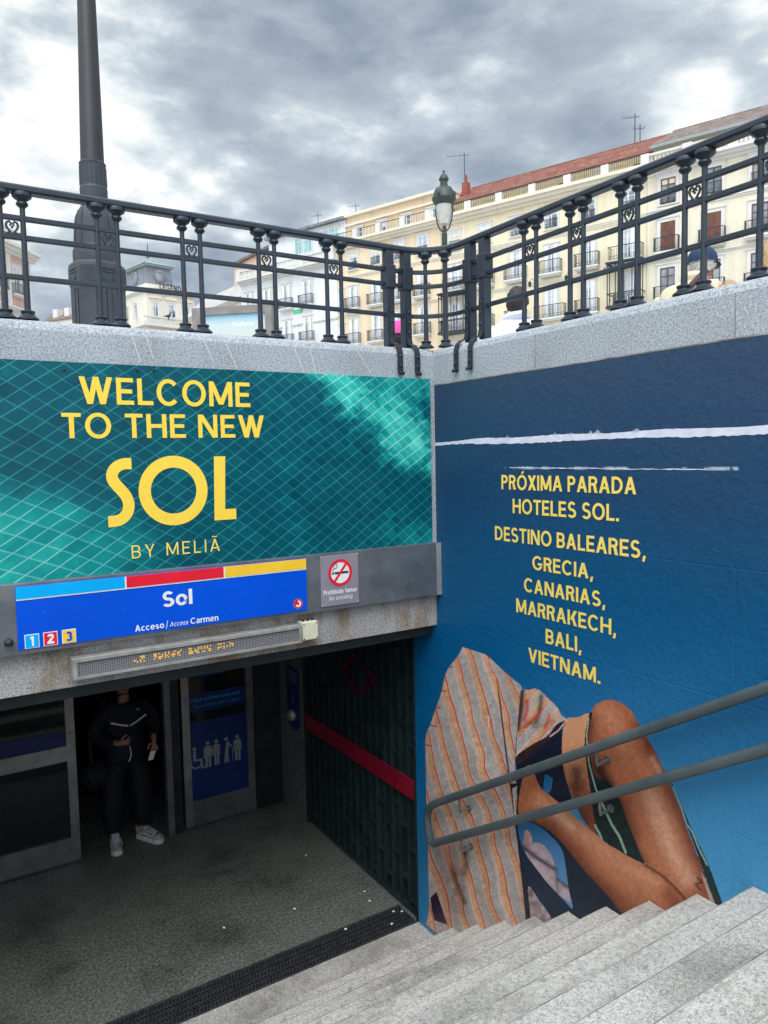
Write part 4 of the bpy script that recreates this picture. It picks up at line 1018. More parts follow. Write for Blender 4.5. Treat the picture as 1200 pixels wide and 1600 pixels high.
    i, j = np.nonzero(fm); fs_ = np.stack([idx[i, j], idx[i + 1, j], idx[i + 1, j + 1], idx[i, j + 1]], -1)
    me = bpy.data.meshes.new('printed_bather'); me.vertices.add(len(vs)); me.loops.add(fs_.size); me.polygons.add(len(fs_))
    vs = vs - np.array([0, -2, 0])
    me.vertices.foreach_set('co', vs.ravel()); me.loops.foreach_set('vertex_index', fs_.ravel().astype(np.int32))
    me.polygons.foreach_set('loop_start', np.arange(0, fs_.size, 4, dtype=np.int32)); me.update(calc_edges=True)
    at_ = me.color_attributes.new('ink', 'FLOAT_COLOR', 'POINT'); cc = np.concatenate([C[use], np.ones((use.sum(), 1))], 1).astype(np.float32)
    at_.data.foreach_set('color', cc.ravel()); me.materials.append(M['print'])
    o = bpy.data.objects.new('printed_bather', me); col.objects.link(o); o.parent = rp
bather()

# =================================================================== HANDRAIL
hr = thing('handrail', 'double grey tubular handrail fixed to the blue poster wall', 'handrail', (-.09, -1.5, 1.5))
def zu(y): return 1.137 + (-.069 - y) * .6065
def zl(y): return .885 + (-.139 - y) * .6155
pts = [(-.09, y, zu(y)) for y in np.linspace(-7.2, -.10, 12)]
c0 = Vector((-.09, .02, (zu(-.02) + zl(-.02)) / 2 - .01))
pts += [(-.09, -.03, zu(-.03) - .004), (-.09, .010, zu(.01) - .022), (-.09, .030, zu(.03) - .065), (-.09, .030, c0.z + .02), (-.09, .022, c0.z - .045), (-.09, -.004, zl(-.004) + .018), (-.09, -.05, zl(-.05) - .002)]
pts += [(-.09, y, zl(y)) for y in np.linspace(-.12, -7.2, 12)]
MB().tube(pts, .0275, 16).build('rail_tube', M['rail_paint'], hr, True)
for (px, py), up_ in (((734, 1262), 1), ((737, 1322), 0), ((950, 1187), 1), ((955, 1263), 0)):
    q = onx(px, py, 0.0); f_ = zu if up_ else zl
    b_ = MB(); yb = q[1]; zr = f_(yb)
    b_.tube([(0.0, yb, q[2]), (-.085, yb, q[2] - .01), (-.09, yb + .0, q[2] + .02), (-.09, yb, zr - .01)], .009, 8)
    b_.tube([(-.001, yb, q[2]), (-.008, yb, q[2])], .022, 12)
    b_.build('bracket', M['bracket'], hr, True)
for yb in (-2.95, -4.4):
    for f_ in (zu, zl):
        b_ = MB(); b_.tube([(0, yb, f_(yb) - .13), (-.085, yb, f_(yb) - .14), (-.09, yb, f_(yb) - .11), (-.09, yb, f_(yb) - .01)], .009, 8)
        b_.tube([(-.001, yb, f_(yb) - .13), (-.008, yb, f_(yb) - .13)], .022, 12); b_.build('bracket', M['bracket'], hr, True)

# =================================================================== PLAZA RAILING
RY = .12
ir = thing('iron_railing', 'dark iron railing with scroll hearts, standing on the granite coping', 'railing', (RY, RY, 4.40))
rad = .30; cc_ = (RY - rad, RY - rad)
def path(z): 
    p = [(-6.5, RY, z), (cc_[0], RY, z)] + [(x, y, z) for x, y in arc(cc_[0], cc_[1], rad, R(90), R(0), 10)[1:-1]] + [(RY, cc_[1], z), (RY, -8.0, z)]
    return p
def ribbon(z, hw, hh, ch):
    prof = [(-hw, -hh + ch), (-hw + ch, -hh), (hw - ch, -hh), (hw, -hh + ch), (hw, hh - ch), (hw - ch, hh), (-hw + ch, hh), (-hw, hh - ch)]
    p = path(z); mb = MB(); v = []; n = len(prof)
    for i, q in enumerate(p):
        a = Vector(p[max(i - 1, 0)]); b = Vector(p[min(i + 1, len(p) - 1)]); t_ = (b - a).normalized(); nn = Vector((t_.y, -t_.x, 0))
        v += [Vector(q) + nn * u + Vector((0, 0, w_)) for u, w_ in prof]
    f = [(i * n + k, i * n + (k + 1) % n, (i + 1) * n + (k + 1) % n, (i + 1) * n + k) for i in range(len(p) - 1) for k in range(n)]
    f += [tuple(range(n)), tuple((len(p) - 1) * n + k for k in range(n))]
    return mb.add(v, f)
ribbon(5.073, .036, .020, .010).build('handrail', M['iron'], ir)
for z in (4.925, 4.826, 4.620): ribbon(z, .012, .0140, .004).build('bar', M['iron'], ir)
bal_prof = [(.055, 0), (.055, .008), (.046, .014), (.034, .026), (.031, .032), (.036, .037), (.037, .044), (.033, .048), (.0165, .052), (.0145, .300), (.0138, .578), (.017, .581), (.019, .585), (.027, .590), (.0315, .597), (.029, .606), (.022, .611), (.024, .616), (.041, .628), (.049, .636), (.049, .648), (.046, .656)]
bal0 = None
def baluster(x, y):
    global bal0
    if bal0 is None:
        mb = MB(); mb.lathe((RY, RY, 4.40), bal_prof, 12)
        bal0 = mb.build('baluster', M['iron'], ir, True); bal0.location = (x - RY, y - RY, 0); return
    c = bal0.copy(); col.objects.link(c); c.parent = ir; c.location = (x - RY, y - RY, 0)
heart0 = None
def heart(x, y, rz):
    global heart0
    if heart0 is None:
        mb = MB()
        for s_ in (-1, 1):
            pts = [(0, -.036), (s_ * .012, -.022), (s_ * .024, -.006), (s_ * .029, .010), (s_ * .024, .024), (s_ * .013, .028), (s_ * .005, .020), (s_ * .006, .010), (s_ * .013, .009)]
            mb.tube([(RY + a, RY, 4.40 + b) for a, b in pts], [.005, .0055, .006, .0065, .0065, .006, .0055, .005, .0055], 8)
            mb.tube([(RY + s_ * .004, RY, 4.362), (RY + s_ * .018, RY, 4.372), (RY + s_ * .032, RY, 4.366), (RY + s_ * .036, RY, 4.374)], [.006, .006, .005, .004], 6)
        mb.ball((RY, RY, 4.363), .011, 8, 5); mb.ball((RY, RY, 4.40), .007, 8, 5)
        heart0 = mb.build('scroll_heart', M['iron'], ir, True); heart0.location = (x - RY, y - RY, .4755); heart0.rotation_euler = (0, 0, rz); return
    c = heart0.copy(); col.objects.link(c); c.parent = ir; c.location = (x - RY, y - RY, .4755); c.rotation_euler = (0, 0, rz)
for k in range(9):
    x = -.659 - k * .478; baluster(x, RY); baluster(x - .107, RY); heart(x - .0535, RY, 0)
for a, b in ((-.798, -.904), (-1.179, -1.279), (-1.539, -1.648), (-1.929, -2.035), (-2.313, -2.420)) + tuple((-2.313 - .375 * k, -2.42 - .375 * k) for k in range(1, 13)):
    baluster(RY, a); baluster(RY, b); heart(RY, (a + b) / 2, R(90))
for a in (R(67), R(22)):                                   # two balusters on the rounded corner
    pass
def corner_bal(px):
    d = ray(px, 430); az_ = math.atan2(d[0], d[1]); best = None
    for i in range(200):
        t_ = R(90) * i / 199; x = cc_[0] + rad * math.cos(t_); y = cc_[1] + rad * math.sin(t_)
        e = abs(math.atan2(x - CAM[0], y - CAM[1]) - az_)
        if best is None or e < best[0]: best = (e, x, y)
    baluster(best[1], best[2])
corner_bal(664.4); corner_bal(695.2)
# heavy paired posts with block collars, iron straps over the coping
def big_post(x, y, rz):
    p = MB()
    h_ = .030
    def bx(hw, z0, z1, ch=.004): p.box((x - hw, y - hw, z0), (x + hw, y + hw, z1), ch=ch)
    bx(h_, 4.402, 5.052); o = p.build('square_post', M['iron'], ir)
    q = MB(); q.box((x - .040, y - .040, 4.795), (x + .040, y + .040, 4.955), ch=.006); q.build('collar', M['iron'], o)
    return o
def strap(x, y, axis):
    """flat iron strap: up the post, over the coping edge, down the face"""
    L = [(RY - .0315, 4.66), (RY - .0315, 4.46), (RY - .045, 4.418), (.03, 4.402), (.004, 4.378), (-.008, 4.345), (-.009, 4.225), (-.012, 4.205), (-.030, 4.192)]
    T_ = .007; w_ = .021; mb = MB(); v = []
    pos = x if axis == 'x' else y
    for i, (d, z) in enumerate(L):
        a = Vector(L[max(0, i - 1)]); b = Vector(L[min(len(L) - 1, i + 1)]); t_ = (b - a).normalized(); n_ = Vector((t_.y, -t_.x)); n_ = n_ if n_.x < 0 else -n_
        for k, s_ in ((0, -w_), (0, w_), (1, w_), (1, -w_)):
            dd = d + n_.x * T_ * k; z2 = z + n_.y * T_ * k
            v.append((pos + s_, dd, z2) if axis == 'x' else (dd, pos + s_, z2))
    mb.add(v, [(i * 4 + k, i * 4 + (k + 1) % 4, (i + 1) * 4 + (k + 1) % 4, (i + 1) * 4 + k) for i in range(len(L) - 1) for k in range(4)] + [(0, 1, 2, 3), tuple((len(L) - 1) * 4 + k for k in range(4))])
    c1 = (pos - w_, -.030, 4.200); 
    if axis == 'x': mb.tube([(pos - w_, -.026, 4.205), (pos + w_, -.022, 4.205)], .011, 10)
    else: mb.tube([(-.022, pos - w_, 4.205), (-.022, pos + w_, 4.205)], .011, 10)
    o = mb.build('strap', M['iron'], ir)
    rv = MB()
    for z, d in ((4.32, -.016), (4.255, -.017), (4.64, RY - .040), (4.57, RY - .040), (4.50, RY - .040)):
        c = (pos, d, z) if axis == 'x' else (d, pos, z); rv.ball(c, .0115, 10, 6, 1 if axis == 'x' else .7, .7 if axis == 'x' else 1, 1)
    rv.build('rivets', M['iron'], o, True)
for x in (-.285, -.142): big_post(x, RY, 0); strap(x, RY, 'x')
for y in (-.276, -.425): big_post(RY, y, 0); strap(RY, y, 'y')
for x in (-5.1, -5.24): pass

# =================================================================== LAMP POSTS
LB = at(156, 500, 7.9); lx_, ly_ = LB[0], LB[1]
lm = thing('lamp_post', 'massive dark cast iron lamp post behind the railing', 'lamp post', (lx_, ly_, 4.0), R(12))
def LP(px, w_): return (w_ / 2) * 7.9 / FOC
def Lz(py): return at(150, py, 7.9)[2]
# octagonal fluted base in stages, outline from the photograph
q = MB()
def oct(stages, n=8): q.lathe((lx_, ly_, 0), [(LP(0, w_) * 1.06, z) for w_, z in stages], n, R(12) + R(22.5))
oct([(75, 4.0), (75, Lz(462)), (76, Lz(455)), (80, Lz(447)), (80, Lz(426)), (78, Lz(420)), (72, Lz(416)), (60, Lz(414))])
q.build('pedestal', M['iron_lamp'], lm)
q = MB()
oct([(65, Lz(415.5)), (66, Lz(404)), (65, Lz(396)), (59, Lz(390)), (57.5, Lz(376)), (56, Lz(362)), (53, Lz(350)), (49, Lz(341)), (43, Lz(333)), (37, Lz(328)), (36, Lz(326))]); q.build('waist', M['iron_lamp'], lm)
q = MB(); q.lathe((lx_, ly_, 0), [(LP(0, 36), Lz(326)), (LP(0, 39), Lz(322)), (LP(0, 40), Lz(318)), (LP(0, 41), Lz(302)), (LP(0, 39), Lz(299)), (LP(0, 38), Lz(268)), (LP(0, 40), Lz(264)), (LP(0, 36), Lz(262))], 20); q.build('collar', M['iron_lamp'], lm)
q = MB()                                                   # fluted collar
for k in range(20):
    a = 2 * math.pi * k / 20; r0 = LP(0, 38.5)
    q.tube([(lx_ + r0 * math.cos(a), ly_ + r0 * math.sin(a), Lz(297)), (lx_ + r0 * .98 * math.cos(a), ly_ + r0 * .98 * math.sin(a), Lz(269))], .008, 6)
q.build('flutes', M['iron_lamp'], lm)
q = MB()                                                   # flat raised panels and garlands on the pedestal
for k in range(8):
    a = R(12) + 2 * math.pi * k / 8; ca, sa = math.cos(a), math.sin(a); rq = math.cos(R(22.5)) * 1.06
    def pt(u, z, r_): return (lx_ + r_ * ca - u * sa, ly_ + r_ * sa + u * ca, z)
    def slab(u0, u1, za, zb_, r_, d):
        v = [pt(u0, za, r_ + d), pt(u1, za, r_ + d), pt(u1, zb_, r_ + d), pt(u0, zb_, r_ + d)] + [pt(u0, za, r_ - .01), pt(u1, za, r_ - .01), pt(u1, zb_, r_ - .01), pt(u0, zb_, r_ - .01)]
        q.add(v, [(0, 1, 2, 3), (0, 4, 5, 1), (1, 5, 6, 2), (2, 6, 7, 3), (3, 7, 4, 0)])
    rb = LP(0, 75) * rq; rt_ = LP(0, 80) * rq
    if k % 2 == 0:
        slab(-.085, -.030, 4.02, Lz(459), rb, .010); slab(.030, .085, 4.02, Lz(459), rb, .010); slab(-.024, .024, 4.02, Lz(456), rb, .016)
        for zz in (428.5, 433.5): q.tube([pt(-.08, Lz(zz), rt_), pt(-.055, Lz(zz - 1.2), rt_ + .004), pt(-.02, Lz(zz + .8), rt_ + .004), pt(.02, Lz(zz - .8), rt_ + .004), pt(.055, Lz(zz + .8), rt_ + .004), pt(.08, Lz(zz), rt_)], .007, 6)
        for s_ in (-1, 1): q.tube([pt(s_ * .075, Lz(438), rt_), pt(s_ * .07, Lz(443), rt_ + .003), pt(s_ * .045, Lz(445), rt_ + .004), pt(s_ * .035, Lz(442), rt_ + .003)], .008, 6)
    else:
        slab(-.075, .075, 4.02, Lz(462), rb, .012)
        for i in range(5): q.tube([pt(-.06 + i * .03, Lz(455), rt_ - .004), pt(-.06 + i * .03, Lz(424), rt_ - .002)], .009, 6)
q.build('relief_panels', M['iron_lamp'], lm)
q = MB()
for k in range(8):
    a = R(12 + 22.5) + 2 * math.pi * k / 8
    q.tube([(lx_ + LP(0, w_) * 1.06 * math.cos(a), ly_ + LP(0, w_) * 1.06 * math.sin(a), Lz(y_)) for w_, y_ in ((58.5, 389), (57, 374), (55, 358), (51, 345), (44, 334.5))], [.012, .012, .012, .010, .006], 6)
q.build('ribs', M['iron_lamp'], lm)
# shaft with slight lean of a hand-set post
top = at(133, -260, 7.9); zt_ = 4.0 + 9.5
q = MB(); q.lathe((lx_, ly_, 0), [(LP(0, 34.5), Lz(262)), (LP(0, 33), Lz(200)), (LP(0, 30), Lz(100)), (LP(0, 27), Lz(0)), (LP(0, 24), Lz(-160)), (LP(0, 18), zt_)], 24)
lz0 = Lz(262)
lean = (at(136, 0, 7.9) - np.array([lx_, ly_, Lz(0)]))
for i, (x, y, z) in enumerate(q.v):
    k_ = (z - lz0) / (Lz(0) - lz0); q.v[i] = (x + lean[0] * k_ * .75, y + lean[1] * k_ * .75, z)
q.build('shaft', M['iron_shaft'], lm, True)
ex, ey = lx_ + lean[0] * .75 * (zt_ - lz0) / (Lz(0) - lz0), ly_ + lean[1] * .75 * (zt_ - lz0) / (Lz(0) - lz0)
q = MB(); q.tube([(ex - 1.1, ey, zt_ + .2), (ex - .5, ey, zt_ + .45), (ex, ey, zt_ - .05), (ex + .5, ey, zt_ + .45), (ex + 1.1, ey, zt_ + .2)], .05, 8); q.build('lamp_arms', M['iron_lamp'], lm, True)
for s_ in (-1.1, 1.1): 
    q = MB(); q.lathe((ex + s_, ey, zt_ - .5), [(.10, 0), (.22, .2), (.25, .5), (.20, .62), (.05, .72)], 12); q.build('lantern', M['bulb'], lm, True)

SD = 13.7
SB = at(695, 400, SD); sx_, sy_ = SB[0], SB[1]
sl = thing('street_lamp', 'small lantern street lamp with frosted globe beyond the railing corner', 'street lamp', (sx_, sy_, 4.0))
def Sz(py): return at(694, py, SD)[2]
def Sr(w_): return (w_ / 2) * SD / FOC
q = MB(); q.lathe((sx_, sy_, 0), [(.22, 4.0), (.22, 4.25), (.13, 4.4), (.10, 4.9), (Sr(9), Sz(560)), (Sr(8), Sz(400)), (Sr(7), Sz(388)), (Sr(9), Sz(386)), (Sr(8.5), Sz(368)), (Sr(9), Sz(366)), (Sr(5.5), Sz(364)), (Sr(7), Sz(358)), (Sr(4), Sz(354))], 16); q.build('post', M['iron_green'], sl, True)
q = MB(); q.lathe((sx_, sy_, 0), [(Sr(16), Sz(352)), (Sr(20), Sz(345)), (Sr(25), Sz(330)), (Sr(27), Sz(319))], 20); q.build('globe', M['bulb'], sl, True)
q = MB(); q.lathe((sx_, sy_, 0), [(Sr(28), Sz(323)), (Sr(38), Sz(314.5)), (Sr(38), Sz(312.5)), (Sr(34), Sz(308)), (Sr(31), Sz(302)), (Sr(25), Sz(297)), (Sr(13), Sz(294)), (Sr(11), Sz(288)), (Sr(12), Sz(286)), (Sr(15), Sz(285)), (Sr(15.5), Sz(283)), (Sr(10), Sz(277)), (Sr(3), Sz(275)), (Sr(2), Sz(273.5)), (Sr(4), Sz(272)), (Sr(3.4), Sz(270.5)), (Sr(.5), Sz(270))], 20)
for k in range(4):
    a = R(25) + k * math.pi / 2; q.ball((sx_ + Sr(36) * math.cos(a), sy_ + Sr(36) * math.sin(a), Sz(309)), .035, 8, 5, 1, 1, 1.6)
q.build('lantern_roof', M['iron_green'], sl, True)
q = MB()
for k in range(2):
    a = R(-60) + k * math.pi; ca, sa = math.cos(a), math.sin(a)
    q.tube([(sx_ + Sr(w_) * ca, sy_ + Sr(w_) * sa, Sz(y_)) for w_, y_ in ((28, 319), (28, 335), (24, 348), (16, 358), (5, 363))], .014, 6)
q.build('lantern_arms', M['iron_green'], sl, True)

# =================================================================== BUILDINGS ACROSS THE SQUARE
FA = np.array([43.97550, 31.27184, 0.0]); FRZ = R(-70)
fx = np.array([math.cos(FRZ), math.sin(FRZ), 0]); fy = np.array([-math.sin(FRZ), math.cos(FRZ), 0])
def FU(px, py):
    d = ray(px, py); t_ = (fy @ FA - fy @ CAM) / (fy @ d); q = CAM + t_ * d
    return (q - FA) @ fx, q[2]
def loc(mb, name, m, parent, smooth=False):                # geometry already in the thing's own coordinates
    me = bpy.data.meshes.new(name); me.from_pydata(mb.v, [], mb.f)
    bm = bmesh.new(); bm.from_mesh(me); bmesh.ops.recalc_face_normals(bm, faces=bm.faces); bm.to_mesh(me); bm.free()
    if smooth: me.shade_smooth()
    me.materials.append(m); o = bpy.data.objects.new(name, me); col.objects.link(o); o.parent = parent; return o
def facade(name, label, u0, origin=None, rz=None):
    o_ = FA + fx * u0 if origin is None else np.array(origin)
    return thing(name, label, 'building', (o_[0], o_[1], 0), FRZ if rz is None else rz)
wcache = {}
def window(par, u, z0, z1, w_, trim, style='white', balcony=None, surround=.16):
    """one window of a facade: surround, glass, sash bars or shutters, and its balcony"""
    h_ = z1 - z0; key = (round(w_, 2), round(h_, 2), trim, style, surround)
    if key in wcache:
        f_ = copy_tree(wcache[key], par); f_.location = (u, 0, z0)
        for ch in list(f_.children):
            if ch.name.split('.')[0] in ('balcony', 'roller_blind', 'balcony_rail'):
                for g_ in list(ch.children): bpy.data.objects.remove(g_)
                bpy.data.objects.remove(ch)
    else:
        s_ = surround; mb = MB()
        mb.box((-w_ / 2 - s_, -.10, -.06), (-w_ / 2, .02, h_ + s_)); mb.box((w_ / 2, -.10, -.06), (w_ / 2 + s_, .02, h_ + s_))
        mb.box((-w_ / 2, -.10, h_), (w_ / 2, .02, h_ + s_)); mb.box((-w_ / 2 - s_ - .05, -.16, h_ + s_), (w_ / 2 + s_ + .05, .02, h_ + s_ + .09))
        mb.box((-w_ / 2 - s_ - .04, -.15, -.14), (w_ / 2 + s_ + .04, .02, -.0605))
        f_ = loc(mb, 'window', M[trim], par); f_.location = (u, 0, z0)
        gm = 'wteal' if style == 'teal' else 'wglass'
        loc(MB().box((-w_ / 2, -.015, 0), (w_ / 2, .01, h_)), 'pane', M[gm], f_)
        sm_ = M['wood'] if style in ('wood', 'woodshut') else M['sash_white']
        mb = MB(); b_ = .075
        for x in (-w_ / 2 + b_ / 2, w_ / 2 - b_ / 2): mb.box((x - b_ / 2, -.06, 0), (x + b_ / 2, -.016, h_))
        mb.box((-b_ * .6, -.06, 0), (b_ * .6, -.016, h_)); mb.box((-w_ / 2 + b_, -.058, h_ - b_), (w_ / 2 - b_, -.0165, h_)); mb.box((-w_ / 2 + b_, -.058, 0), (w_ / 2 - b_, -.0165, b_))
        mb.box((-w_ / 2 + b_, -.056, h_ * .72), (w_ / 2 - b_, -.0168, h_ * .72 + .05))
        if style == 'teal':
            for k in range(1, 5): mb.box((-w_ / 2 + w_ * k / 5 - .02, -.05, b_), (-w_ / 2 + w_ * k / 5 + .02, -.0172, h_ - b_))
        loc(mb, 'sash', sm_, f_)
        if style in ('white', 'shutter'):
            cur = MB(); kk = .30 if style == 'white' else .45
            cur.box((-w_ / 2 + b_, -.0155, b_), (-w_ / 2 + b_ + (w_ - 2 * b_) * kk, -.0152, h_ - b_))
            if style == 'shutter': cur.box((w_ / 2 - b_ - (w_ - 2 * b_) * .25, -.0155, h_ * .3), (w_ / 2 - b_, -.0152, h_ - b_))
            loc(cur, 'curtain', M['curtain'], f_)
            if style == 'shutter':
                sh = MB()
                for s2 in (-1, 1): sh.box((s2 * (w_ / 2 + .02), -.20, 0), (s2 * (w_ / 2 - .30), -.155, h_))
                loc(sh, 'open_shutter', M['sash_white'], f_)
        if style == 'woodshut':
            sh = MB(); n_ = 9
            for k in range(n_): sh.box((-w_ / 2 + .02 + (w_ - .04) * k / n_ + .008, -.075, .02), (-w_ / 2 + .02 + (w_ - .04) * (k + 1) / n_ - .008, -.061, h_ - .04))
            loc(sh, 'closed_shutter', M['wood'], f_)
        wcache[key] = f_
    if style in ('white', 'shutter', 'wood') and random.random() < .6:   # blinds drawn by different amounts
        hb = h_ * random.choice((.18, .28, .4, .55)); loc(MB().box((-w_ / 2 + .076, -.0190, h_ - .08 - hb), (w_ / 2 - .076, -.0175, h_ - .076)), 'roller_blind', M[random.choice(('curtain', 'f_white', 'trim_cream'))], f_)
    if balcony:
        kind, bw, bh, bd = balcony; mb = MB()
        if kind == 'slab': mb.box((-bw / 2, -bd, -.24), (bw / 2, -.151, -.10)); mb.box((-bw / 2 + .08, -bd + .1, -.36), (bw / 2 - .08, -.0, -.241))
        b0 = loc(mb, 'balcony', M[trim], f_) if kind == 'slab' else None
        ir_ = MB(); d_ = bd - .04; z_ = -.10 if kind == 'slab' else .02
        def bar(a, b, r_=.014): ir_.box((min(a[0], b[0]) - r_, min(a[1], b[1]) - r_, min(a[2], b[2])), (max(a[0], b[0]) + r_, max(a[1], b[1]) + r_, max(a[2], b[2])))
        n_ = max(6, int(bw / .13))
        for k in range(n_ + 1):
            x = -bw / 2 + .03 + (bw - .06) * k / n_; bar((x, -d_, z_), (x, -d_, z_ + bh), .009)
        if kind == 'slab':
            for x in (-bw / 2 + .03, bw / 2 - .03):
                for k in range(4): bar((x, -.16 - (d_ - .16) * k / 4, z_), (x, -.16 - (d_ - .16) * k / 4, z_ + bh), .012)
                ir_.box((x - .022, -d_, z_ + bh), (x + .022, -.1, z_ + bh + .04))
        ir_.box((-bw / 2, -d_ - .025, z_ + bh), (bw / 2, -d_ + .025, z_ + bh + .045)); ir_.box((-bw / 2, -d_ - .018, z_ + .0), (bw / 2, -d_ + .018, z_ + .03))
        ir_.box((-bw / 2, -d_ - .016, z_ + .26), (bw / 2, -d_ + .016, z_ + .285))
        for k in range(max(3, int(bw / .30))):                # cast scrolls along the foot of the rail
            x = -bw / 2 + .18 + k * (bw - .36) / max(1, int(bw / .30) - 1); ir_.tube([(x - .09, -d_ - .012, z_ + .05), (x, -d_ - .012, z_ + .20), (x + .09, -d_ - .012, z_ + .05)], .018, 5)
        o = loc(ir_, 'balcony_rail', M['iron'], b0 if b0 else f_)
    return f_
def roof_slope(par, u0, u1, y0, z0, y1, z1, m, th=.12):
    mb = MB(); mb.add([(0, 0, 0), (u1 - u0, 0, 0), (u1 - u0, math.hypot(y1 - y0, z1 - z0), 0), (0, math.hypot(y1 - y0, z1 - z0), 0)] + [(0, 0, -th), (u1 - u0, 0, -th), (u1 - u0, math.hypot(y1 - y0, z1 - z0), -th), (0, math.hypot(y1 - y0, z1 - z0), -th)],
                      [(0, 1, 2, 3), (7, 6, 5, 4), (0, 4, 5, 1), (1, 5, 6, 2), (2, 6, 7, 3), (3, 7, 4, 0)])
    o = loc(mb, 'roof', m, par); o.location = (u0, y0, z0); o.rotation_euler = (math.atan2(z1 - z0, y1 - y0), 0, 0); return o
def terrace_rail(par, x0, x1, y, z, h_, name='terrace_rail', m='iron'):
    mb = MB(); n_ = int((x1 - x0) / .16)
    for k in range(n_ + 1):
        x = x0 + (x1 - x0) * k / n_; mb.box((x - .013, y - .013, z), (x + .013, y + .013, z + h_))
    mb.box((x0, y - .03, z + h_), (x1, y + .03, z + h_ + .05)); mb.box((x0, y - .02, z + .08), (x1, y + .02, z + .11))
    return loc(mb, name, M[m], par)
def balustrade(par, x0, x1, y, z, h_):
    mb = MB(); n_ = int((x1 - x0) / .28); mb.box((x0, y - .14, z), (x1, y + .14, z + .14)); mb.box((x0, y - .15, z + h_ - .14), (x1, y + .15, z + h_))
    for k in range(n_): mb.lathe((x0 + (k + .5) * (x1 - x0) / n_, y, z + .14), [(.06, 0), (.10, .18), (.05, .4), (.06, h_ - .281)], 6)
    return loc(mb, 'balustrade', M['trim'], par)
def cornice(par, x0, x1, z, out, h_, m='trim', name='cornice'):
    mb = MB()
    for k, (a, b) in enumerate(((.35, 0), (.7, .33), (1.0, .66))):
        mb.box((x0, -out * a, z + h_ * b + .001 * k), (x1, .3, z + h_ * (b + .34)))
    return loc(mb, name, M[m], par)

# cream building with the long red roof
U0, U1 = -19.35, -1.35
cb = facade('cream_building', 'long cream apartment building under a red tiled roof with terrace rail', U0); W_ = U1 - U0
loc(MB().box((0, 0, 4.0), (W_, 12, 24.0)), 'wall', M['f_cream'], cb)
cornice(cb, 0, W_, 23.65, .85, .75, 'trim_cream'); cornice(cb, 0, W_, 20.75, .16, .42, 'trim_cream', 'string_course'); cornice(cb, 0, W_, 17.25, .14, .30, 'trim_cream', 'string_course')
loc(MB().box((0, 2.2, 24.0), (W_, 11.8, 25.75)), 'attic_wall', M['f_cream'], cb)
loc(MB().box((0, 1.5, 25.752), (W_, 2.4, 25.95)), 'eave', M['trim_cream'], cb)
roof_slope(cb, 0, W_, 1.3, 25.96, 5.2, 28.35, M['roof_red']); roof_slope(cb, 0, W_, 11.8, 25.96, 5.2, 28.35, M['roof_red'])
x = .3
while x < W_ - 2.4:
    terrace_rail(cb, x, x + 2.35, -.35, 24.40, .82); 
    loc(MB().box((x + 2.38, -.55, 24.401), (x + 2.95, -.12, 25.15)), 'parapet_block', M['trim'], cb); x += 3.0
for k in range(6): window(cb, 1.4 + 3.05 * k - .0, 24.42, 25.62, .9, 'trim_cream', 'wood' if k in (3, 5) else 'white', surround=.08).location.y = 2.2
CU = [-17.95, -14.96, -11.95, -8.9, -5.82, -2.75]
for i, u in enumerate(CU):
    window(cb, u - U0, 21.55, 23.00, 1.05, 'trim', 'white', ('juliet', 1.1, .62, .18))
    if i not in (5,): window(cb, u - U0, 18.05, 20.15, 1.05, 'trim', 'shutter', ('slab', 1.95, .95, .70))
    else: window(cb, u - U0, 18.05, 20.15, 1.05, 'trim', 'shutter', ('slab', 2.5, .95, .9))
    window(cb, u - U0, 14.55, 16.85, 1.05, 'trim', 'shutter', ('slab', 1.9 if i % 3 else 2.6, .95, .70))
    window(cb, u - U0, 11.2, 13.4, 1.05, 'trim', 'shutter', ('slab', 1.9, .95, .70))
def mirador(u, z0, z1):
    mb = MB(); x0, x1, d_ = u - U0 - 1.25, u - U0 + 1.25, .95
    for x in (x0, x0 + .62, x0 + 1.25, x0 + 1.87, x1):
        mb.box((x - .03, -d_, z0), (x + .03, -d_ + .06, z1))
    for y in (-d_, -d_ / 2):
        for x in (x0, x1): mb.box((x - .028, y, z0), (x + .028, y + .055, z1))
    for z in (z0, z0 + .9, z1 - .25, z1): mb.box((x0 - .05, -d_ - .02, z), (x1 + .05, -d_ + .07, z + .07)); mb.box((x0 - .03, -d_ + .071, z + .002), (x0 + .03, 0, z + .068)); mb.box((x1 - .03, -d_ + .071, z + .002), (x1 + .03, 0, z + .068))
    mb.box((x0 - .12, -d_ - .1, z1 + .0705), (x1 + .12, .0, z1 + .20)); mb.box((x0 - .1, -d_ - .06, z0 - .16), (x1 + .1, 0, z0 - .001))
    for k in range(9): mb.tube([(x0 + .15 + k * .275, -d_ - .01, z0 + .15), (x0 + .28 + k * .275, -d_ - .01, z0 + .45), (x0 + .15 + k * .275, -d_ - .01, z0 + .75)], .02, 5)
    return loc(mb, 'glazed_gallery', M['iron'], cb)
mirador(-17.9, 14.35, 17.55); mirador(-2.75, 14.55, 17.62)
for k, u in enumerate((-16.4, -10.4, -7.3, -4.2)):
    q = MB(); q.tube([(u - U0, 0, 17.6), (u - U0, -.45, 17.75), (u - U0, -.9, 17.45)], .018, 5); q.lathe((u - U0, -.9, 17.0), [(.05, 0), (.12, .12), (.14, .36), (.04, .45)], 6); loc(q, 'wall_lantern', M['iron'], cb)
q = MB().box((W_ * .01, 3.2, 26.4), (W_ * .01 + .55, 3.8, 28.3)); q.box((W_ * .01 + .18, 3.4, 28.3), (W_ * .01 + .36, 3.6, 29.0)); loc(q, 'chimney', mat('brick_red', (.28, .075, .055), .8, 0, .25, 9), cb)

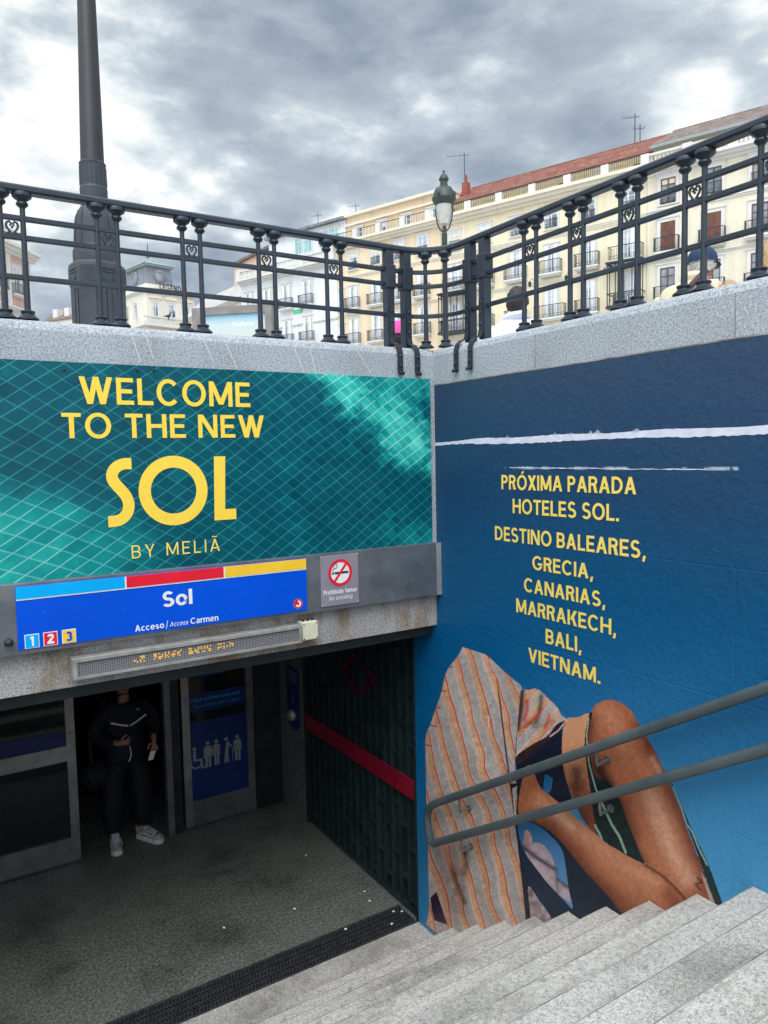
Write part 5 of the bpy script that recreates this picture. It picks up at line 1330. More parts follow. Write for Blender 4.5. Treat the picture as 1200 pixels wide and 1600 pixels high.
# pale building at the near end
U2, U3 = -1.30, 16.0
pb = facade('pale_building', 'tall pale cream building with brown tiled roof and brown wooden windows', U2); W_ = U3 - U2
loc(MB().box((0, -.12, 4.0), (W_, 12, 24.0)), 'wall', M['f_pale'], pb)
cornice(pb, 0, W_, 23.55, .95, .55); cornice(pb, 0, W_, 20.75, .30, .42, 'trim', 'string_course'); cornice(pb, 0, W_, 17.3, .26, .28, 'trim', 'string_course')
x = .2
while x < W_ - 2.6:
    balustrade(pb, x, x + 2.3, -.30, 24.12, 1.0); loc(MB().box((x + 2.32, -.52, 24.121), (x + 2.98, -.06, 25.2)), 'parapet_block', M['trim'], pb); x += 3.0
loc(MB().box((0, 1.4, 24.0), (W_, 11.8, 25.9)), 'attic_wall', M['f_pale'], pb)
loc(MB().box((-.1, .7, 25.902), (W_, 1.6, 26.12)), 'eave', mat('grey_gutter', (.30, .31, .32), .5, .2), pb)
roof_slope(pb, -.1, W_, .7, 26.13, 6.2, 28.9, M['roof_brown']); roof_slope(pb, -.1, W_, 11.8, 26.13, 6.2, 28.9, M['roof_brown'])
for i, u in enumerate((.2, 3.28, 6.25, 9.3, 12.3, 14.8)):
    for z0, z1, sty, bal in ((21.45, 23.2, 'wood', ('juliet', 1.15, .70, .20)), (18.1, 20.15, 'woodshut' if i in (0, 1, 3) else 'wood', ('slab', 1.75, .95, .6)), (14.65, 16.9, 'wood', ('slab', 1.75, .95, .6)), (11.2, 13.4, 'wood', ('slab', 1.75, .95, .6))):
        window(pb, u - U2, z0, z1, 1.05, 'trim', sty, bal, .24).location.y = -.12
loc(MB().box((8.4, 4.5, 28.0), (9.9, 5.8, 29.9)), 'chimney', M['f_pale'], pb); loc(MB().box((8.35, 4.45, 29.901), (9.95, 5.85, 30.1)), 'chimney_cap', M['dark_metal'], pb)

# yellow building
U4, U5 = -31.6, -19.40
yb_ = facade('yellow_building', 'yellow ochre building with flat roof and small white shuttered balconies', U4); W_ = U5 - U4
loc(MB().box((0, 0, 4.0), (W_, 12, 24.2)), 'wall', M['f_yellow'], yb_)
cornice(yb_, 0, W_, 23.75, .75, .65, 'trim_cream'); cornice(yb_, 0, W_, 20.9, .14, .30, 'trim_cream', 'string_course'); cornice(yb_, 0, W_, 17.35, .14, .26, 'trim_cream', 'string_course')
loc(MB().box((0, 1.6, 24.2), (W_, 11.9, 27.3)), 'attic_wall', M['f_yellow'], yb_)
loc(MB().box((-.1, 1.2, 27.302), (W_ + .1, 12.1, 27.55)), 'roof', M['trim_cream'], yb_); loc(MB().box((-.05, 1.35, 26.45), (W_ + .05, 1.598, 26.62)), 'attic_band', M['trim_cream'], yb_)
x = .2
while x < W_ - 2.2:
    terrace_rail(yb_, x, x + 2.2, -.3, 24.42, .85); loc(MB().box((x + 2.23, -.5, 24.421), (x + 2.75, -.1, 25.3)), 'parapet_block', M['trim'], yb_); x += 2.8
for k in range(4): window(yb_, 1.6 + 2.9 * k, 24.42, 26.1, 1.0, 'trim', 'white', surround=.1).location.y = 1.6
for i, u in enumerate((-29.5, -26.72, -23.95, -21.35)):
    for z0, z1, bal in ((21.75, 23.3, ('juliet', 1.1, .6, .18)), (18.1, 20.0, ('slab', 1.75, .95, .6)), (14.7, 16.95, ('slab', 1.75, .95, .6)), (11.3, 13.5, ('slab', 1.75, .95, .6))):
        window(yb_, u - U4, z0, z1, 1.0, 'trim', 'white' if z0 > 21 else 'shutter', bal, .18)
u = -31.1
for z0 in (18.1, 14.7): window(yb_, u - U4, z0, z0 + 1.9, .7, 'trim', 'white', None, .1)

# white building
U6, U7 = -45.6, -31.65
wb = facade('white_building', 'white building with teal glazed attic and narrow balcony windows', U6); W_ = U7 - U6
loc(MB().box((0, 0, 4.0), (W_, 12, 22.6)), 'wall', M['f_white'], wb)
cornice(wb, 0, W_, 22.55, .8, .5); cornice(wb, 0, W_, 18.0 - .75, .12, .22, 'trim', 'string_course')
balustrade(wb, .3, 4.6, -.3, 23.052, 1.05); balustrade(wb, 5.2, 9.3, -.3, 23.052, 1.05); balustrade(wb, 9.9, W_ - .4, -.3, 23.052, 1.05)
q = MB()
for x in (.12, 4.9, 9.6, W_ - .2): q.box((x - .26, -.52, 23.051), (x + .26, -.08, 24.2))
loc(q, 'parapet_block', M['trim'], wb)
loc(MB().box((3.0, 1.5, 22.6), (W_, 11.9, 27.2)), 'attic_wall', M['f_white'], wb)
loc(MB().box((2.8, 1.0, 27.202), (W_ + .05, 12, 27.45)), 'roof', M['slate'], wb)
for u, w_ in ((-37.45, 2.5), (-33.9, 2.7)): 
    window(wb, u - U6, 24.9, 26.7, w_, 'trim', 'teal', None, .10).location.y = 1.5
for i, u in enumerate((-44.3, -41.4, -38.55, -35.65, -33.0)):
    if i == 4: continue
    window(wb, u - U6, 19.3, 21.55, 1.05, 'trim', 'shutter', ('slab', 1.9, .95, .55), .2)
    window(wb, u - U6, 15.6, 18.0 - .1, 1.05, 'trim', 'shutter', ('slab', 1.9, .95, .55), .2)
    window(wb, u - U6, 12.0, 14.2, 1.05, 'trim', 'shutter', ('slab', 1.9, .95, .55), .2)
gq = MB().box((-37.9 - U6 + .2, -.06, 18.55), (-36.6 - U6 + .2, -.002, 18.95)); loc(gq, 'green_sign', mat('green_sign', (.10, .50, .26), .5), wb)

# ---- further away: peach building, tower building, corner wing, pink building
def block(name, label, pxl, pxr, ytop, depth_l, depth_r, wallm, deep=14, ytop_at=None):
    a = at(pxl, 480, depth_l); b = at(pxr, 480, depth_r); L = math.hypot(b[0] - a[0], b[1] - a[1]); rz = math.atan2(b[1] - a[1], b[0] - a[0])
    t_ = thing(name, label, 'building', (a[0], a[1], 0), rz); zt = at(pxr if ytop_at is None else ytop_at, ytop, depth_r)[2]
    loc(MB().box((0, 0, 4.0), (L, deep, zt)), 'wall', M[wallm], t_); return t_, L, zt
pk, L, zt = block('peach_building', 'peach building with pale mansard roof, standing past the white building', 292, 420, 448, 112, 92, 'f_peach', 14, 405)
cornice(pk, -.2, L, zt - .5, .6, .6); q = MB(); q.add([(-.2, -.4, zt + .12), (L, -.4, zt + .12), (L, 2.4, zt + 3.0), (-.2, 2.4, zt + 3.0), (-.2, 6, zt + .12), (L, 6, zt + .12)], [(0, 1, 2, 3), (0, 3, 4), (1, 5, 2), (3, 2, 5, 4)]); loc(q, 'mansard_roof', plaster('pale_zinc', (0.46, 0.44, 0.43), 0.15), pk)
loc(MB().box((L * .40, 3, zt), (L, 12, zt + 6.0)), 'upper_storey', M['f_peach'], pk); loc(MB().box((L * .38, 2.5, zt + 6.002), (L + .1, 12.4, zt + 6.35)), 'roof', M['roof_brown'], pk)
for k in range(5):
    for z in (zt - 4.0, zt - 8.0): window(pk, 1.6 + k * (L - 3) / 4, z, z + 2.3, 1.1, 'trim', 'white', ('slab', 2.0, .95, .5))
for k in range(3): window(pk, L * .5 + 1.2 + k * 3, zt + 2.9, zt + 4.6, 1.0, 'trim', 'white', None, .12).location.y = 3

tw, L, zt = block('tower_building', 'ivory corner building with grey slate tower and green pyramid roof', 193, 229, 452, 126, 120, 'f_ivory', 8.7, 229)
def TW(py): return at(235, py, 122)[2]
tz1, tz2, tz3 = TW(447), TW(419), TW(399)
cornice(tw, -.2, L + .2, zt - .4, .5, .5)
loc(MB().box((L + .001, -.2, zt - .4), (L + .5, 8.8, zt + .1)), 'cornice', M['trim'], tw)
a0, a1, c0_, c1_ = .6, L - .2, .2, 5.0
loc(MB().box((a0 - .3, c0_ - .15, zt + .101), (a1 + .15, c1_ + .4, tz1)), 'tower_base', M['f_ivory'], tw)
loc(MB().box((a0, c0_, tz1), (a1, c1_, tz2), taper=.90), 'slate_storey', M['slate'], tw)
loc(MB().box((a0 - .15, c0_ - .15, tz2 + .001), (a1 + .15, c1_ + .15, tz2 + .3)), 'tower_eave', M['zinc'], tw)
q = MB().box((a0 - .35, c0_ - .35, tz2 + .301), (a1 + .35, c1_ + .35, tz3), taper=.06)
mx_, my_ = (a0 + a1) / 2, (c0_ + c1_) / 2; hx_, hy_ = (a1 - a0) / 2 + .35, (c1_ - c0_) / 2 + .35
for k in range(9):
    s_ = (k - 4) / 4.0
    q.tube([(mx_ + s_ * hx_, my_ - hy_ - .01, tz2 + .32), (mx_ + s_ * hx_ * .06, my_ - hy_ * .07, tz3 + .02)], .05, 5); q.tube([(mx_ + hx_ + .01, my_ + s_ * hy_, tz2 + .32), (mx_ + hx_ * .07, my_ + s_ * hy_ * .06, tz3 + .02)], .05, 5)
loc(q, 'pyramid_roof', M['zinc'], tw)
q = MB(); q.lathe((mx_, my_, tz3), [(.3, 0), (.14, .7), (.07, 1.0), (.06, TW(377) - tz3), (.01, TW(374) - tz3)], 8); loc(q, 'spire', M['iron'], tw)
zc = (tz1 + tz2) / 2
def porthole(T_):
    q = MB(); q.lathe((0, 0, 0), [(1.0, 0), (1.0, .25), (.66, .3), (.66, .12)], 20); q.v = [T_(a, b, c_) for a, b, c_ in q.v]; o = loc(q, 'round_dormer', M['slate'], tw)
    q = MB(); q.lathe((0, 0, 0), [(.64, .0), (.64, .15)], 20); q.v = [T_(a, b, c_ + .06) for a, b, c_ in q.v]; loc(q, 'pane', M['wglass'], o)
porthole(lambda a, b, c_: (mx_ + a, c_ * -1 + c0_ + .10, zc + b)); porthole(lambda a, b, c_: (a1 - .16 + c_, my_ + a, zc + b))
txt = MB(); x = 0
for c in 'LEGENDS':
    a, g_ = glyph(c, .2)
    for p_ in g_:
        for s4 in (p_[1] if isinstance(p_, tuple) else [p_]): txt.add([(L + .42 + .002 * (len(txt.f) % 5), 2.2 + (x + a_) * .80, zt + .15 + b_ * 1.0) for a_, b_ in s4], [(0, 1, 2, 3)])
    x += a + .18
loc(txt, 'roof_lettering', M['black'], tw)
loc(MB().box((-.2, -1.0, zt - 5.9), (L - .001, -.001, zt - 5.5)), 'balcony', M['trim'], tw); loc(MB().box((L + .001, -1.0, zt - 5.9), (L + 1.0, 8.8, zt - 5.5)), 'balcony', M['trim'], tw)
def balus(y0_, y1_):
    mb = MB(); mb.box((L + .6, y0_, zt - 5.499), (L + .9, y1_, zt - 5.35)); mb.box((L + .6, y0_, zt - 4.5), (L + .9, y1_, zt - 4.32)); n_ = int((y1_ - y0_) / .3)
    for k in range(n_): mb.lathe((L + .75, y0_ + (k + .5) * (y1_ - y0_) / n_, zt - 5.349), [(.06, 0), (.11, .2), (.05, .5), (.06, .848)], 6)
    loc(mb, 'balustrade', M['trim'], tw)
balus(-.9, 8.7)
for k in range(3):
    for z0_ in (zt - 4.2, zt - 9.4):
        o = window(tw, 0, z0_, z0_ + 2.2, 1.0, 'trim', 'white', None, .25); o.location = (L, 1.5 + 2.8 * k, z0_); o.rotation_euler = (0, 0, R(90))
        if k < 2: window(tw, 1.7 + 3.2 * k, z0_, z0_ + 2.2, 1.0, 'trim', 'white', None, .25)
    q = MB(); q.prism([(1.5 + 2.8 * k + 1.2 * math.cos(R(a)), zt - 1.3 + .65 * math.sin(R(a))) for a in range(0, 181, 20)], lambda a, b, d: (d, a, b), L + .001, L + .22); loc(q, 'window_pediment', M['trim_cream'], tw)

cw, L, zt = block('low_building', 'low pale rooftop wing seen beyond the massive lamp post base', 62, 200, 486, 140, 130, 'f_ivory', 10, 115)
roof_slope(cw, -.3, L + .3, -.4, zt, 5, zt + 3.0, M['roof_brown'])
q = MB()
for k in range(4): q.box((2 + k * 3.1, 1.2, zt + .3), (3.2 + k * 3.1, 2.6, zt + 2.4))
loc(q, 'dormer', M['trim'], cw)
for k in range(4): window(cw, 2.2 + k * 3.4, zt - 3.2, zt - 1.1, 1.1, 'trim', 'white', None, .2)

pi_, L, zt = block('pink_building', 'pink and white classical building at the edge of the square, with rooftop balustrade', -130, 46, 398, 62, 78, 'f_pink', 16, 44)
cornice(pi_, -.3, L + .9, zt - .9, 1.2, .9); balustrade(pi_, 0, L, -.4, zt + .02, 1.55)
q = MB(); 
for k in range(7): q.box((L - .9 - k * 3.0, -.22, 4.0), (L - .25 - k * 3.0, -.001, zt - .92))
loc(q, 'pilaster', M['trim'], pi_)
cornice(pi_, -.2, L + .4, zt - 6.6, .7, .5, 'trim', 'string_course')
for k in range(6):
    for z in (zt - 4.6, zt - 9.6): window(pi_, L - 2.1 - k * 3.0, z, z + 2.7, 1.15, 'trim', 'white', ('slab', 1.9, 1.0, .6) if z < zt - 3 else None, .25)
loc(MB().box((L, -.2, 4.0), (L + .25, 3.0, zt - .92)), 'corner_quoin', M['trim'], pi_)

# antennas
def antenna(px, py, h_, depth, label, arms=5, yagi=1.6):
    b_ = at(px, py, depth); t_ = thing('antenna', label, 'antenna', tuple(b_), 0, 'antennas on the rooftops'); k = depth / FOC; mb = MB(); top_ = b_[2] + h_ * k
    mb.tube([(b_[0], b_[1], b_[2] - .6), (b_[0], b_[1], top_)], .035, 6); mb.build('mast', M['dark_metal'], t_)
    mb = MB()
    dvx, dvy = MW[0][0], MW[0][1]
    zz = top_ - .25; mb.tube([(b_[0] - dvx * yagi, b_[1] - dvy * yagi, zz - .1), (b_[0] + dvx * .4, b_[1] + dvy * .4, zz)], .02, 5)
    for i in range(arms):
        f_ = -yagi + (yagi + .3) * i / (arms - 1); mb.tube([(b_[0] + dvx * f_ + .5 * dvy, b_[1] + dvy * f_ - .5 * dvx, zz - .05), (b_[0] + dvx * f_ - .5 * dvy, b_[1] + dvy * f_ + .5 * dvx, zz + .1)], .014, 4)
    mb.build('aerial', M['dark_metal'], t_)
antenna(726, 296, 56, 68, 'tall thin television antenna behind the brick chimney of the cream roof', 4)
antenna(992, 219, 40, 60, 'bushy television antenna on the ridge of the red tiled roof', 6, 1.0)
antenna(1000, 222, 26, 60.5, 'short television antenna close against the bushy one on the red ridge', 3, .5)
antenna(497, 346, 13, 80, 'small television antenna on the white building roof', 3, .8)
antenna(556, 330, 12, 78, 'small television antenna on the flat roof of the yellow building', 3, .8)

# advertising screen
A0 = at(300, 500, 22); B0 = at(422, 505, 22.0 * .98)
asn = thing('advertising_screen', 'wide bronze framed advertising screen showing a pale blue picture', 'screen', (A0[0], A0[1], 4.0), math.atan2(B0[1] - A0[1], B0[0] - A0[0]))
Lw = math.hypot(B0[0] - A0[0], B0[1] - A0[1]); zt = at(306, 482, 22)[2]; zs = at(322, 493.5, 22)[2]
x0 = (322 - 303) * 22 / FOC; x1 = Lw - .15
mb = MB(); mb.box((0, 0, 0), (x0, .5, zt - 4)); mb.box((x1, 0, 0), (Lw + .05, .5, zt - 4)); mb.box((x0 + .001, 0.002, zs - 4), (x1 - .001, .498, zt - 4 - .001)); mb.box((x0 + .001, .05, .5), (x1 - .001, .45, .8))
loc(mb, 'frame', M['advert_frame'], asn)
so_ = loc(MB().box((0, .06, -.9), (x1 - x0, .10, zs - 4 - .9)), 'screen', M['advert'], asn); so_.location = (x0, 0, .9)
txt = MB(); x = 0; items = []
for c in 'PlayRenfe':
    a, g_ = glyph(c, .17); items.append((x, g_)); x += a + .12
for ox, g_ in items:
    for p_ in g_:
        for s4 in (p_[1] if isinstance(p_, tuple) else [p_]):
            txt.add([(x1 - 1.02 + (ox + a_) / x * .66, .055 - .001 * (len(txt.f) % 4), zs - 4 - .36 + b_ * .12) for a_, b_ in s4], [(0, 1, 2, 3)])
loc(txt, 'lettering', M['white'], asn)
mb = MB(); mb.add([(0, .25, 0), (0, .35, 0), (-.9, 2.4, 0), (-.95, 2.3, 0), (0, .25, zt - 4.08), (0, .35, zt - 4.08), (-.9, 2.4, zt - 4.08), (-.95, 2.3, zt - 4.08)], [(0, 1, 2, 3), (4, 5, 6, 7), (0, 1, 5, 4), (1, 2, 6, 5), (2, 3, 7, 6), (3, 0, 4, 7)]); loc(mb, 'side_panel', M['advert_frame'], asn)

# =================================================================== PEOPLE, PIGEONS
def skin_mesh(name, nodes, edges, m, parent, sub=2):
    """one continuous surface grown round a skeleton: nodes {key: (x, y, z, rx[, ry])}"""
    keys = list(nodes); me = bpy.data.meshes.new(name); inv = root_inv(parent)
    P = [inv @ Vector(nodes[k][:3]) if inv else Vector(nodes[k][:3]) for k in keys]
    me.from_pydata([tuple(p) for p in P], [(keys.index(a), keys.index(b)) for a, b in edges], [])
    o = bpy.data.objects.new(name + '_build', me); col.objects.link(o)
    md = o.modifiers.new('s', 'SKIN'); md.use_smooth_shade = True; md.branch_smoothing = 0.6
    for i, k in enumerate(keys):
        n_ = nodes[k]; sv = me.skin_vertices[0].data[i]; sv.radius = (n_[3], n_[4] if len(n_) > 4 else n_[3]); sv.use_root = (i == 0)
    s2 = o.modifiers.new('d', 'SUBSURF'); s2.levels = sub; s2.render_levels = sub
    bpy.context.view_layer.update()
    ev = o.evaluated_get(bpy.context.evaluated_depsgraph_get()); out_ = bpy.data.meshes.new_from_object(ev)
    bpy.data.objects.remove(o); out_.materials.clear(); out_.materials.append(m); out_.shade_smooth()
    r_ = bpy.data.objects.new(name, out_); col.objects.link(r_); r_.parent = parent; return r_
def tf(nodes, o, rz=0.0, s=1.0):
    c_, s_ = math.cos(rz), math.sin(rz)
    return {k: (o[0] + (v[0] * c_ - v[1] * s_) * s, o[1] + (v[0] * s_ + v[1] * c_) * s, o[2] + v[2] * s) + tuple(q * s for q in v[3:]) for k, v in nodes.items()}
def hand(nodes, edges, wrist, tip, side, up, key, curl=.5):
    """palm, four unequal bent fingers and a thumb; tip: pointing direction, side: towards the little finger, up: back of hand"""
    w_ = Vector(wrist); t_ = Vector(tip).normalized(); s_ = Vector(side).normalized(); u_ = Vector(up).normalized()
    p = w_ + t_ * .055; nodes[key + 'p'] = (*p, .032, .018); last = None
    for i, (off, ln) in enumerate(((-.027, .068), (-.009, .078), (.009, .072), (.026, .056))):
        a = w_ + t_ * .088 + s_ * off; b = a + (t_ * (1 - curl * .6) - u_ * curl).normalized() * ln * .5; c = b + (t_ * (.6 - curl) - u_ * (.4 + curl)).normalized() * ln * .5
        for q, pt, r_ in (('a', a, .0095), ('b', b, .009), ('c', c, .0075)): nodes[f'{key}{i}{q}'] = (*pt, r_)
        edges += [(key + 'p', f'{key}{i}a'), (f'{key}{i}a', f'{key}{i}b'), (f'{key}{i}b', f'{key}{i}c')]
    a = w_ + t_ * .035 - s_ * .034; b = a + (t_ * .7 - s_ * .6 - u_ * .3).normalized() * .036; c = b + (t_ * .9 - s_ * .1 - u_ * .35).normalized() * .030
    for q, pt, r_ in (('ta', a, .0115), ('tb', b, .0105), ('tc', c, .0085)): nodes[key + q] = (*pt, r_)
    edges += [(key + 'p', key + 'ta'), (key + 'ta', key + 'tb'), (key + 'tb', key + 'tc')]
def head_parts(o, hc, fwd, hairm, par, style='short', glasses=False):
    """face and hair on a head centred at hc (world), looking along fwd"""
    f_ = Vector(fwd).normalized(); r_ = Vector((f_.y, -f_.x, 0)).normalized(); u_ = r_.cross(f_); hc = Vector(hc)
    P = lambda a, b, c: hc + r_ * a + f_ * b + u_ * c
    q = MB(); 
    for s_ in (-1, 1): q.ball(P(s_ * .032, .083, .012), .010, 8, 6)
    q.build('eyes', M['black'], par, True)
    q = MB(); q.tube([P(-.022, .088, -.052), P(0, .094, -.053), P(.022, .088, -.052)], [.004, .006, .004], 6); q.build('mouth', M['maroon'], par, True)
    h_ = MB(); N = 20; Mm = 12; v = []; fs_ = []
    for i in range(Mm + 1):
        th = math.pi * .5 * i / Mm * (1.30 if style != 'bun' else 1.45)
        for k in range(N):
            a = 2 * math.pi * k / N; bk = -math.cos(a)             # bk = 1 at the back
            t2 = th * (.72 + .36 * (bk + 1) / 2) if style in ('short',) else th * (.70 + .48 * (bk + 1) / 2)
            rr = 1.0 + .04 * math.sin(k * 5 + i * 3)
            v.append(P(.088 * rr * math.sin(t2) * math.sin(a), .104 * rr * math.sin(t2) * math.cos(a) - .006, .128 * rr * math.cos(t2) + .004))
    for i in range(Mm):
        for k in range(N): fs_.append((i * N + k, i * N + (k + 1) % N, (i + 1) * N + (k + 1) % N, (i + 1) * N + k))
    h_.add(v, fs_); return h_.build('hair', hairm, par, True), P
def head_nodes(hc, fwd, key='h'):
    f_ = Vector(fwd).normalized(); r_ = Vector((f_.y, -f_.x, 0)).normalized(); hc = Vector(hc); n_ = {}
    n_['neck'] = (*(hc - f_ * .025 + Vector((0, 0, -.150))), .055); n_['hj'] = (*(hc + f_ * .006 + Vector((0, 0, -.075))), .058, .066)
    n_['hm'] = (*(hc + Vector((0, 0, .0))), .078, .092); n_['ht'] = (*(hc - f_ * .008 + Vector((0, 0, .068))), .070, .082)
    n_['nose'] = (*(hc + f_ * .098 + Vector((0, 0, -.018))), .013)
    for s_, k in ((-1, 'e1'), (1, 'e2')): n_[k] = (*(hc + r_ * s_ * .080 - f_ * .008 + Vector((0, 0, -.006))), .011, .022)
    e_ = [('neck', 'hj'), ('hj', 'hm'), ('hm', 'ht'), ('hm', 'nose'), ('hm', 'e1'), ('hm', 'e2')]
    return n_, e_

# -- person standing in the doorway, facing the stairs
PX, PYY = -1.575, 2.90
pr = thing('person', 'person in dark tracksuit and chunky trainers standing in the dark doorway', 'person', (PX, PYY, 0))
fw = (-.15, -1, 0); hc = (PX, PYY - .02, 1.565)
N_, E_ = head_nodes(hc, fw)
B = dict(pel=(0, .02, .90, .13, .10), sp=(0, .02, 1.10, .12, .09), ch=(0, .02, 1.27, .115, .075), nb=(0, 0, 1.385, .055),
         sl=(-.165, .015, 1.32, .038), el=(-.26, .05, 1.09, .036), wl=(-.10, -.16, 1.03, .028), sr=(.165, .015, 1.32, .038), er=(.27, .06, 1.10, .036), wr=(.235, -.14, 1.00, .028),
         hl=(-.09, .02, .84, .085), kl=(-.135, -.01, .47, .058), al=(-.135, .02, .09, .042), fl=(-.14, -.10, .045, .035), hr=(.09, .02, .84, .085), kr=(.13, -.02, .47, .058), ar=(.125, .02, .09, .042), fr=(.16, -.09, .045, .035))
nodes = tf(B, (PX, PYY, 0)); nodes.update(N_)
edges = [('pel', 'sp'), ('sp', 'ch'), ('ch', 'nb'), ('nb', 'neck'), ('ch', 'sl'), ('sl', 'el'), ('el', 'wl'), ('ch', 'sr'), ('sr', 'er'), ('er', 'wr'), ('pel', 'hl'), ('hl', 'kl'), ('kl', 'al'), ('al', 'fl'), ('pel', 'hr'), ('hr', 'kr'), ('kr', 'ar'), ('ar', 'fr')] + E_
hand(nodes, edges, nodes['wl'][:3], (.75, -.25, .10), (0, .1, -1), (-.1, -1, 0), 'L', .75); edges.append(('wl', 'Lp'))
hand(nodes, edges, nodes['wr'][:3], (-.10, -.55, -.70), (.9, 0, 0), (0, -.5, .4), 'R', .7); edges.append(('wr', 'Rp'))
skin_mesh('body', nodes, edges, M['skin'], pr)
jk = dict(hem=(0, .02, .74, .21, .165), pel=(0, .02, .88, .21, .165), sp=(0, .02, 1.05, .20, .155), ch=(0, .01, 1.25, .20, .14), nb=(0, .01, 1.385, .13, .11), cl=(0, -.005, 1.475, .080, .078),
          sl=(-.18, .01, 1.315, .10), ml=(-.245, .03, 1.19, .085), el=(-.275, .05, 1.08, .080), fl=(-.19, -.06, 1.045, .066), wl=(-.115, -.145, 1.03, .045), sr=(.18, .01, 1.315, .10), mr=(.245, .03, 1.20, .085), er=(.28, .06, 1.09, .078), fr=(.262, -.03, 1.045, .064), wr=(.238, -.125, 1.01, .045))
skin_mesh('jacket', tf(jk, (PX, PYY, 0)), [('hem', 'pel'), ('pel', 'sp'), ('sp', 'ch'), ('ch', 'nb'), ('nb', 'cl'), ('ch', 'sl'), ('sl', 'ml'), ('ml', 'el'), ('el', 'fl'), ('fl', 'wl'), ('ch', 'sr'), ('sr', 'mr'), ('mr', 'er'), ('er', 'fr'), ('fr', 'wr')], M['tracksuit'], pr)
tr = dict(wst=(0, .02, 1.04, .16, .12), pel=(0, .02, .92, .175, .13), hl=(-.095, .02, .80, .125), tl=(-.12, .01, .62, .12), kl=(-.14, 0, .45, .112), cl=(-.14, .01, .26, .108), al=(-.14, .01, .10, .098), hr=(.095, .02, .80, .125), tr=(.12, 0, .62, .12), kr=(.14, -.01, .45, .112), cr=(.14, .0, .26, .108), ar=(.135, .01, .11, .098))
skin_mesh('trousers', tf(tr, (PX, PYY, 0)), [('wst', 'pel'), ('pel', 'hl'), ('hl', 'tl'), ('tl', 'kl'), ('kl', 'cl'), ('cl', 'al'), ('pel', 'hr'), ('hr', 'tr'), ('tr', 'kr'), ('kr', 'cr'), ('cr', 'ar')], M['tracksuit'], pr)
head_parts(None, hc, fw, M['hair_dark'], pr)
def shoe(cx, cy, ang):
    c_, s_ = math.cos(ang), math.sin(ang); T_ = lambda x, y, z: (cx + x * c_ - y * s_, cy + x * s_ + y * c_, z)
    out_ = [(-.036, .10), (-.044, .02), (-.046, -.08), (-.050, -.14), (-.030, -.185), (.0, -.195), (.034, -.18), (.050, -.13), (.044, -.06), (.040, .02), (.036, .10), (.0, .118)]
    q = MB(); q.prism(out_, lambda a, b, d: T_(a * (1.1 if d < .02 else 1.0), b * 1.02, d), .0, .042); so1 = q.build('shoe_sole', M['shoe_sole'], pr)
    n_ = len(out_); v = []; prof = ((1.0, .0425, 0), (1.0, .060, 0), (.88, .082, .012), (.55, .105, .04))
    for k_, z_, sh_ in prof: v += [T_(a * k_, b * (k_ * .5 + .5) + sh_ * 1.2, z_ * (1.0 if b > -.1 else .88)) for a, b in out_]
    q = MB(); q.add(v, [(r_ * n_ + i, r_ * n_ + (i + 1) % n_, (r_ + 1) * n_ + (i + 1) % n_, (r_ + 1) * n_ + i) for r_ in range(3) for i in range(n_)] + [tuple(3 * n_ + i for i in range(n_))])
    q.build('shoe_upper', M['shoe_grey'], pr, True)
    q = MB()
    for i in range(5): y_ = -.105 + i * .027; q.tube([T_(-.034, y_, .082 + i * .007), T_(0, y_ - .006, .094 + i * .008), T_(.034, y_, .082 + i * .007)], .0055, 5)
    q.tube([T_(-.047, -.10, .062), T_(-.044, -.02, .075), T_(-.038, .06, .060)], .007, 5); q.tube([T_(.049, -.10, .062), T_(.044, -.02, .075), T_(.038, .06, .060)], .007, 5)
    q.build('laces', M['white'], pr)
shoe(PX - .135, PYY - .035, R(-8)); shoe(PX + .150, PYY - .06, R(32))
q = MB()
def jf(px, py, d): return ony(px, py, PYY - d)
for a, b in (((173, 1130), (200, 1134)), ((203, 1134), (228, 1116))):
    p0, p1 = jf(*a, .148), jf(*b, .140)
    q.tube([tuple(p0), tuple((p0 + p1) / 2 + np.array([0, -.010, 0])), tuple(p1)], .0085, 6)
q.build('reflective_piping', M['white'], pr)
q = MB(); p0 = jf(215, 1108, .150)
for s_ in range(3): q.box((p0[0] - .02 + s_ * .004, p0[1] - .002, p0[2] - .012 + s_ * .009), (p0[0] + .02 - s_ * .004, p0[1] + .002, p0[2] - .007 + s_ * .009))
q.build('chest_mark', M['grey_glyph'], pr)
q = MB(); q.tube([(PX + .01, PYY - .152, .98), (PX + .015, PYY - .165, .90), (PX - .005, PYY - .158, .84)], .005, 5); q.build('drawcord', M['white'], pr)
cdv = Vector(nodes['Rp'][:3])
cdn = thing('white_card', 'small white card held in the hand of the person in the doorway', 'card', tuple(cdv))
q = MB(); q.box((cdv.x - .045, cdv.y - .075, cdv.z - .115), (cdv.x + .005, cdv.y - .071, cdv.z - .035)); q.v = [(x + (z - cdv.z) * .35, y, z) for x, y, z in q.v]; q.build('card_face', M['white'], cdn)
bg_ = thing('shoulder_bag', 'dark bag hanging at the hip of the person in the doorway', 'bag', (PX - .30, PYY + .02, .75))
q = MB(); q.tube([(PX - .40, PYY - .02, .70), (PX - .37, PYY - .02, .71), (PX - .22, PYY + .02, .74), (PX - .17, PYY + .03, .75)], [.06, .12, .125, .07], 14); q.build('bag_body', M['tracksuit'], bg_, True)
q = MB(); q.tube([(PX - .30, PYY - .02, .80), (PX - .32, PYY + .0, 1.0), (PX - .27, PYY + .03, 1.25), (PX - .15, PYY + .02, 1.42)], .014, 6); q.build('bag_strap', M['tracksuit'], bg_, True)

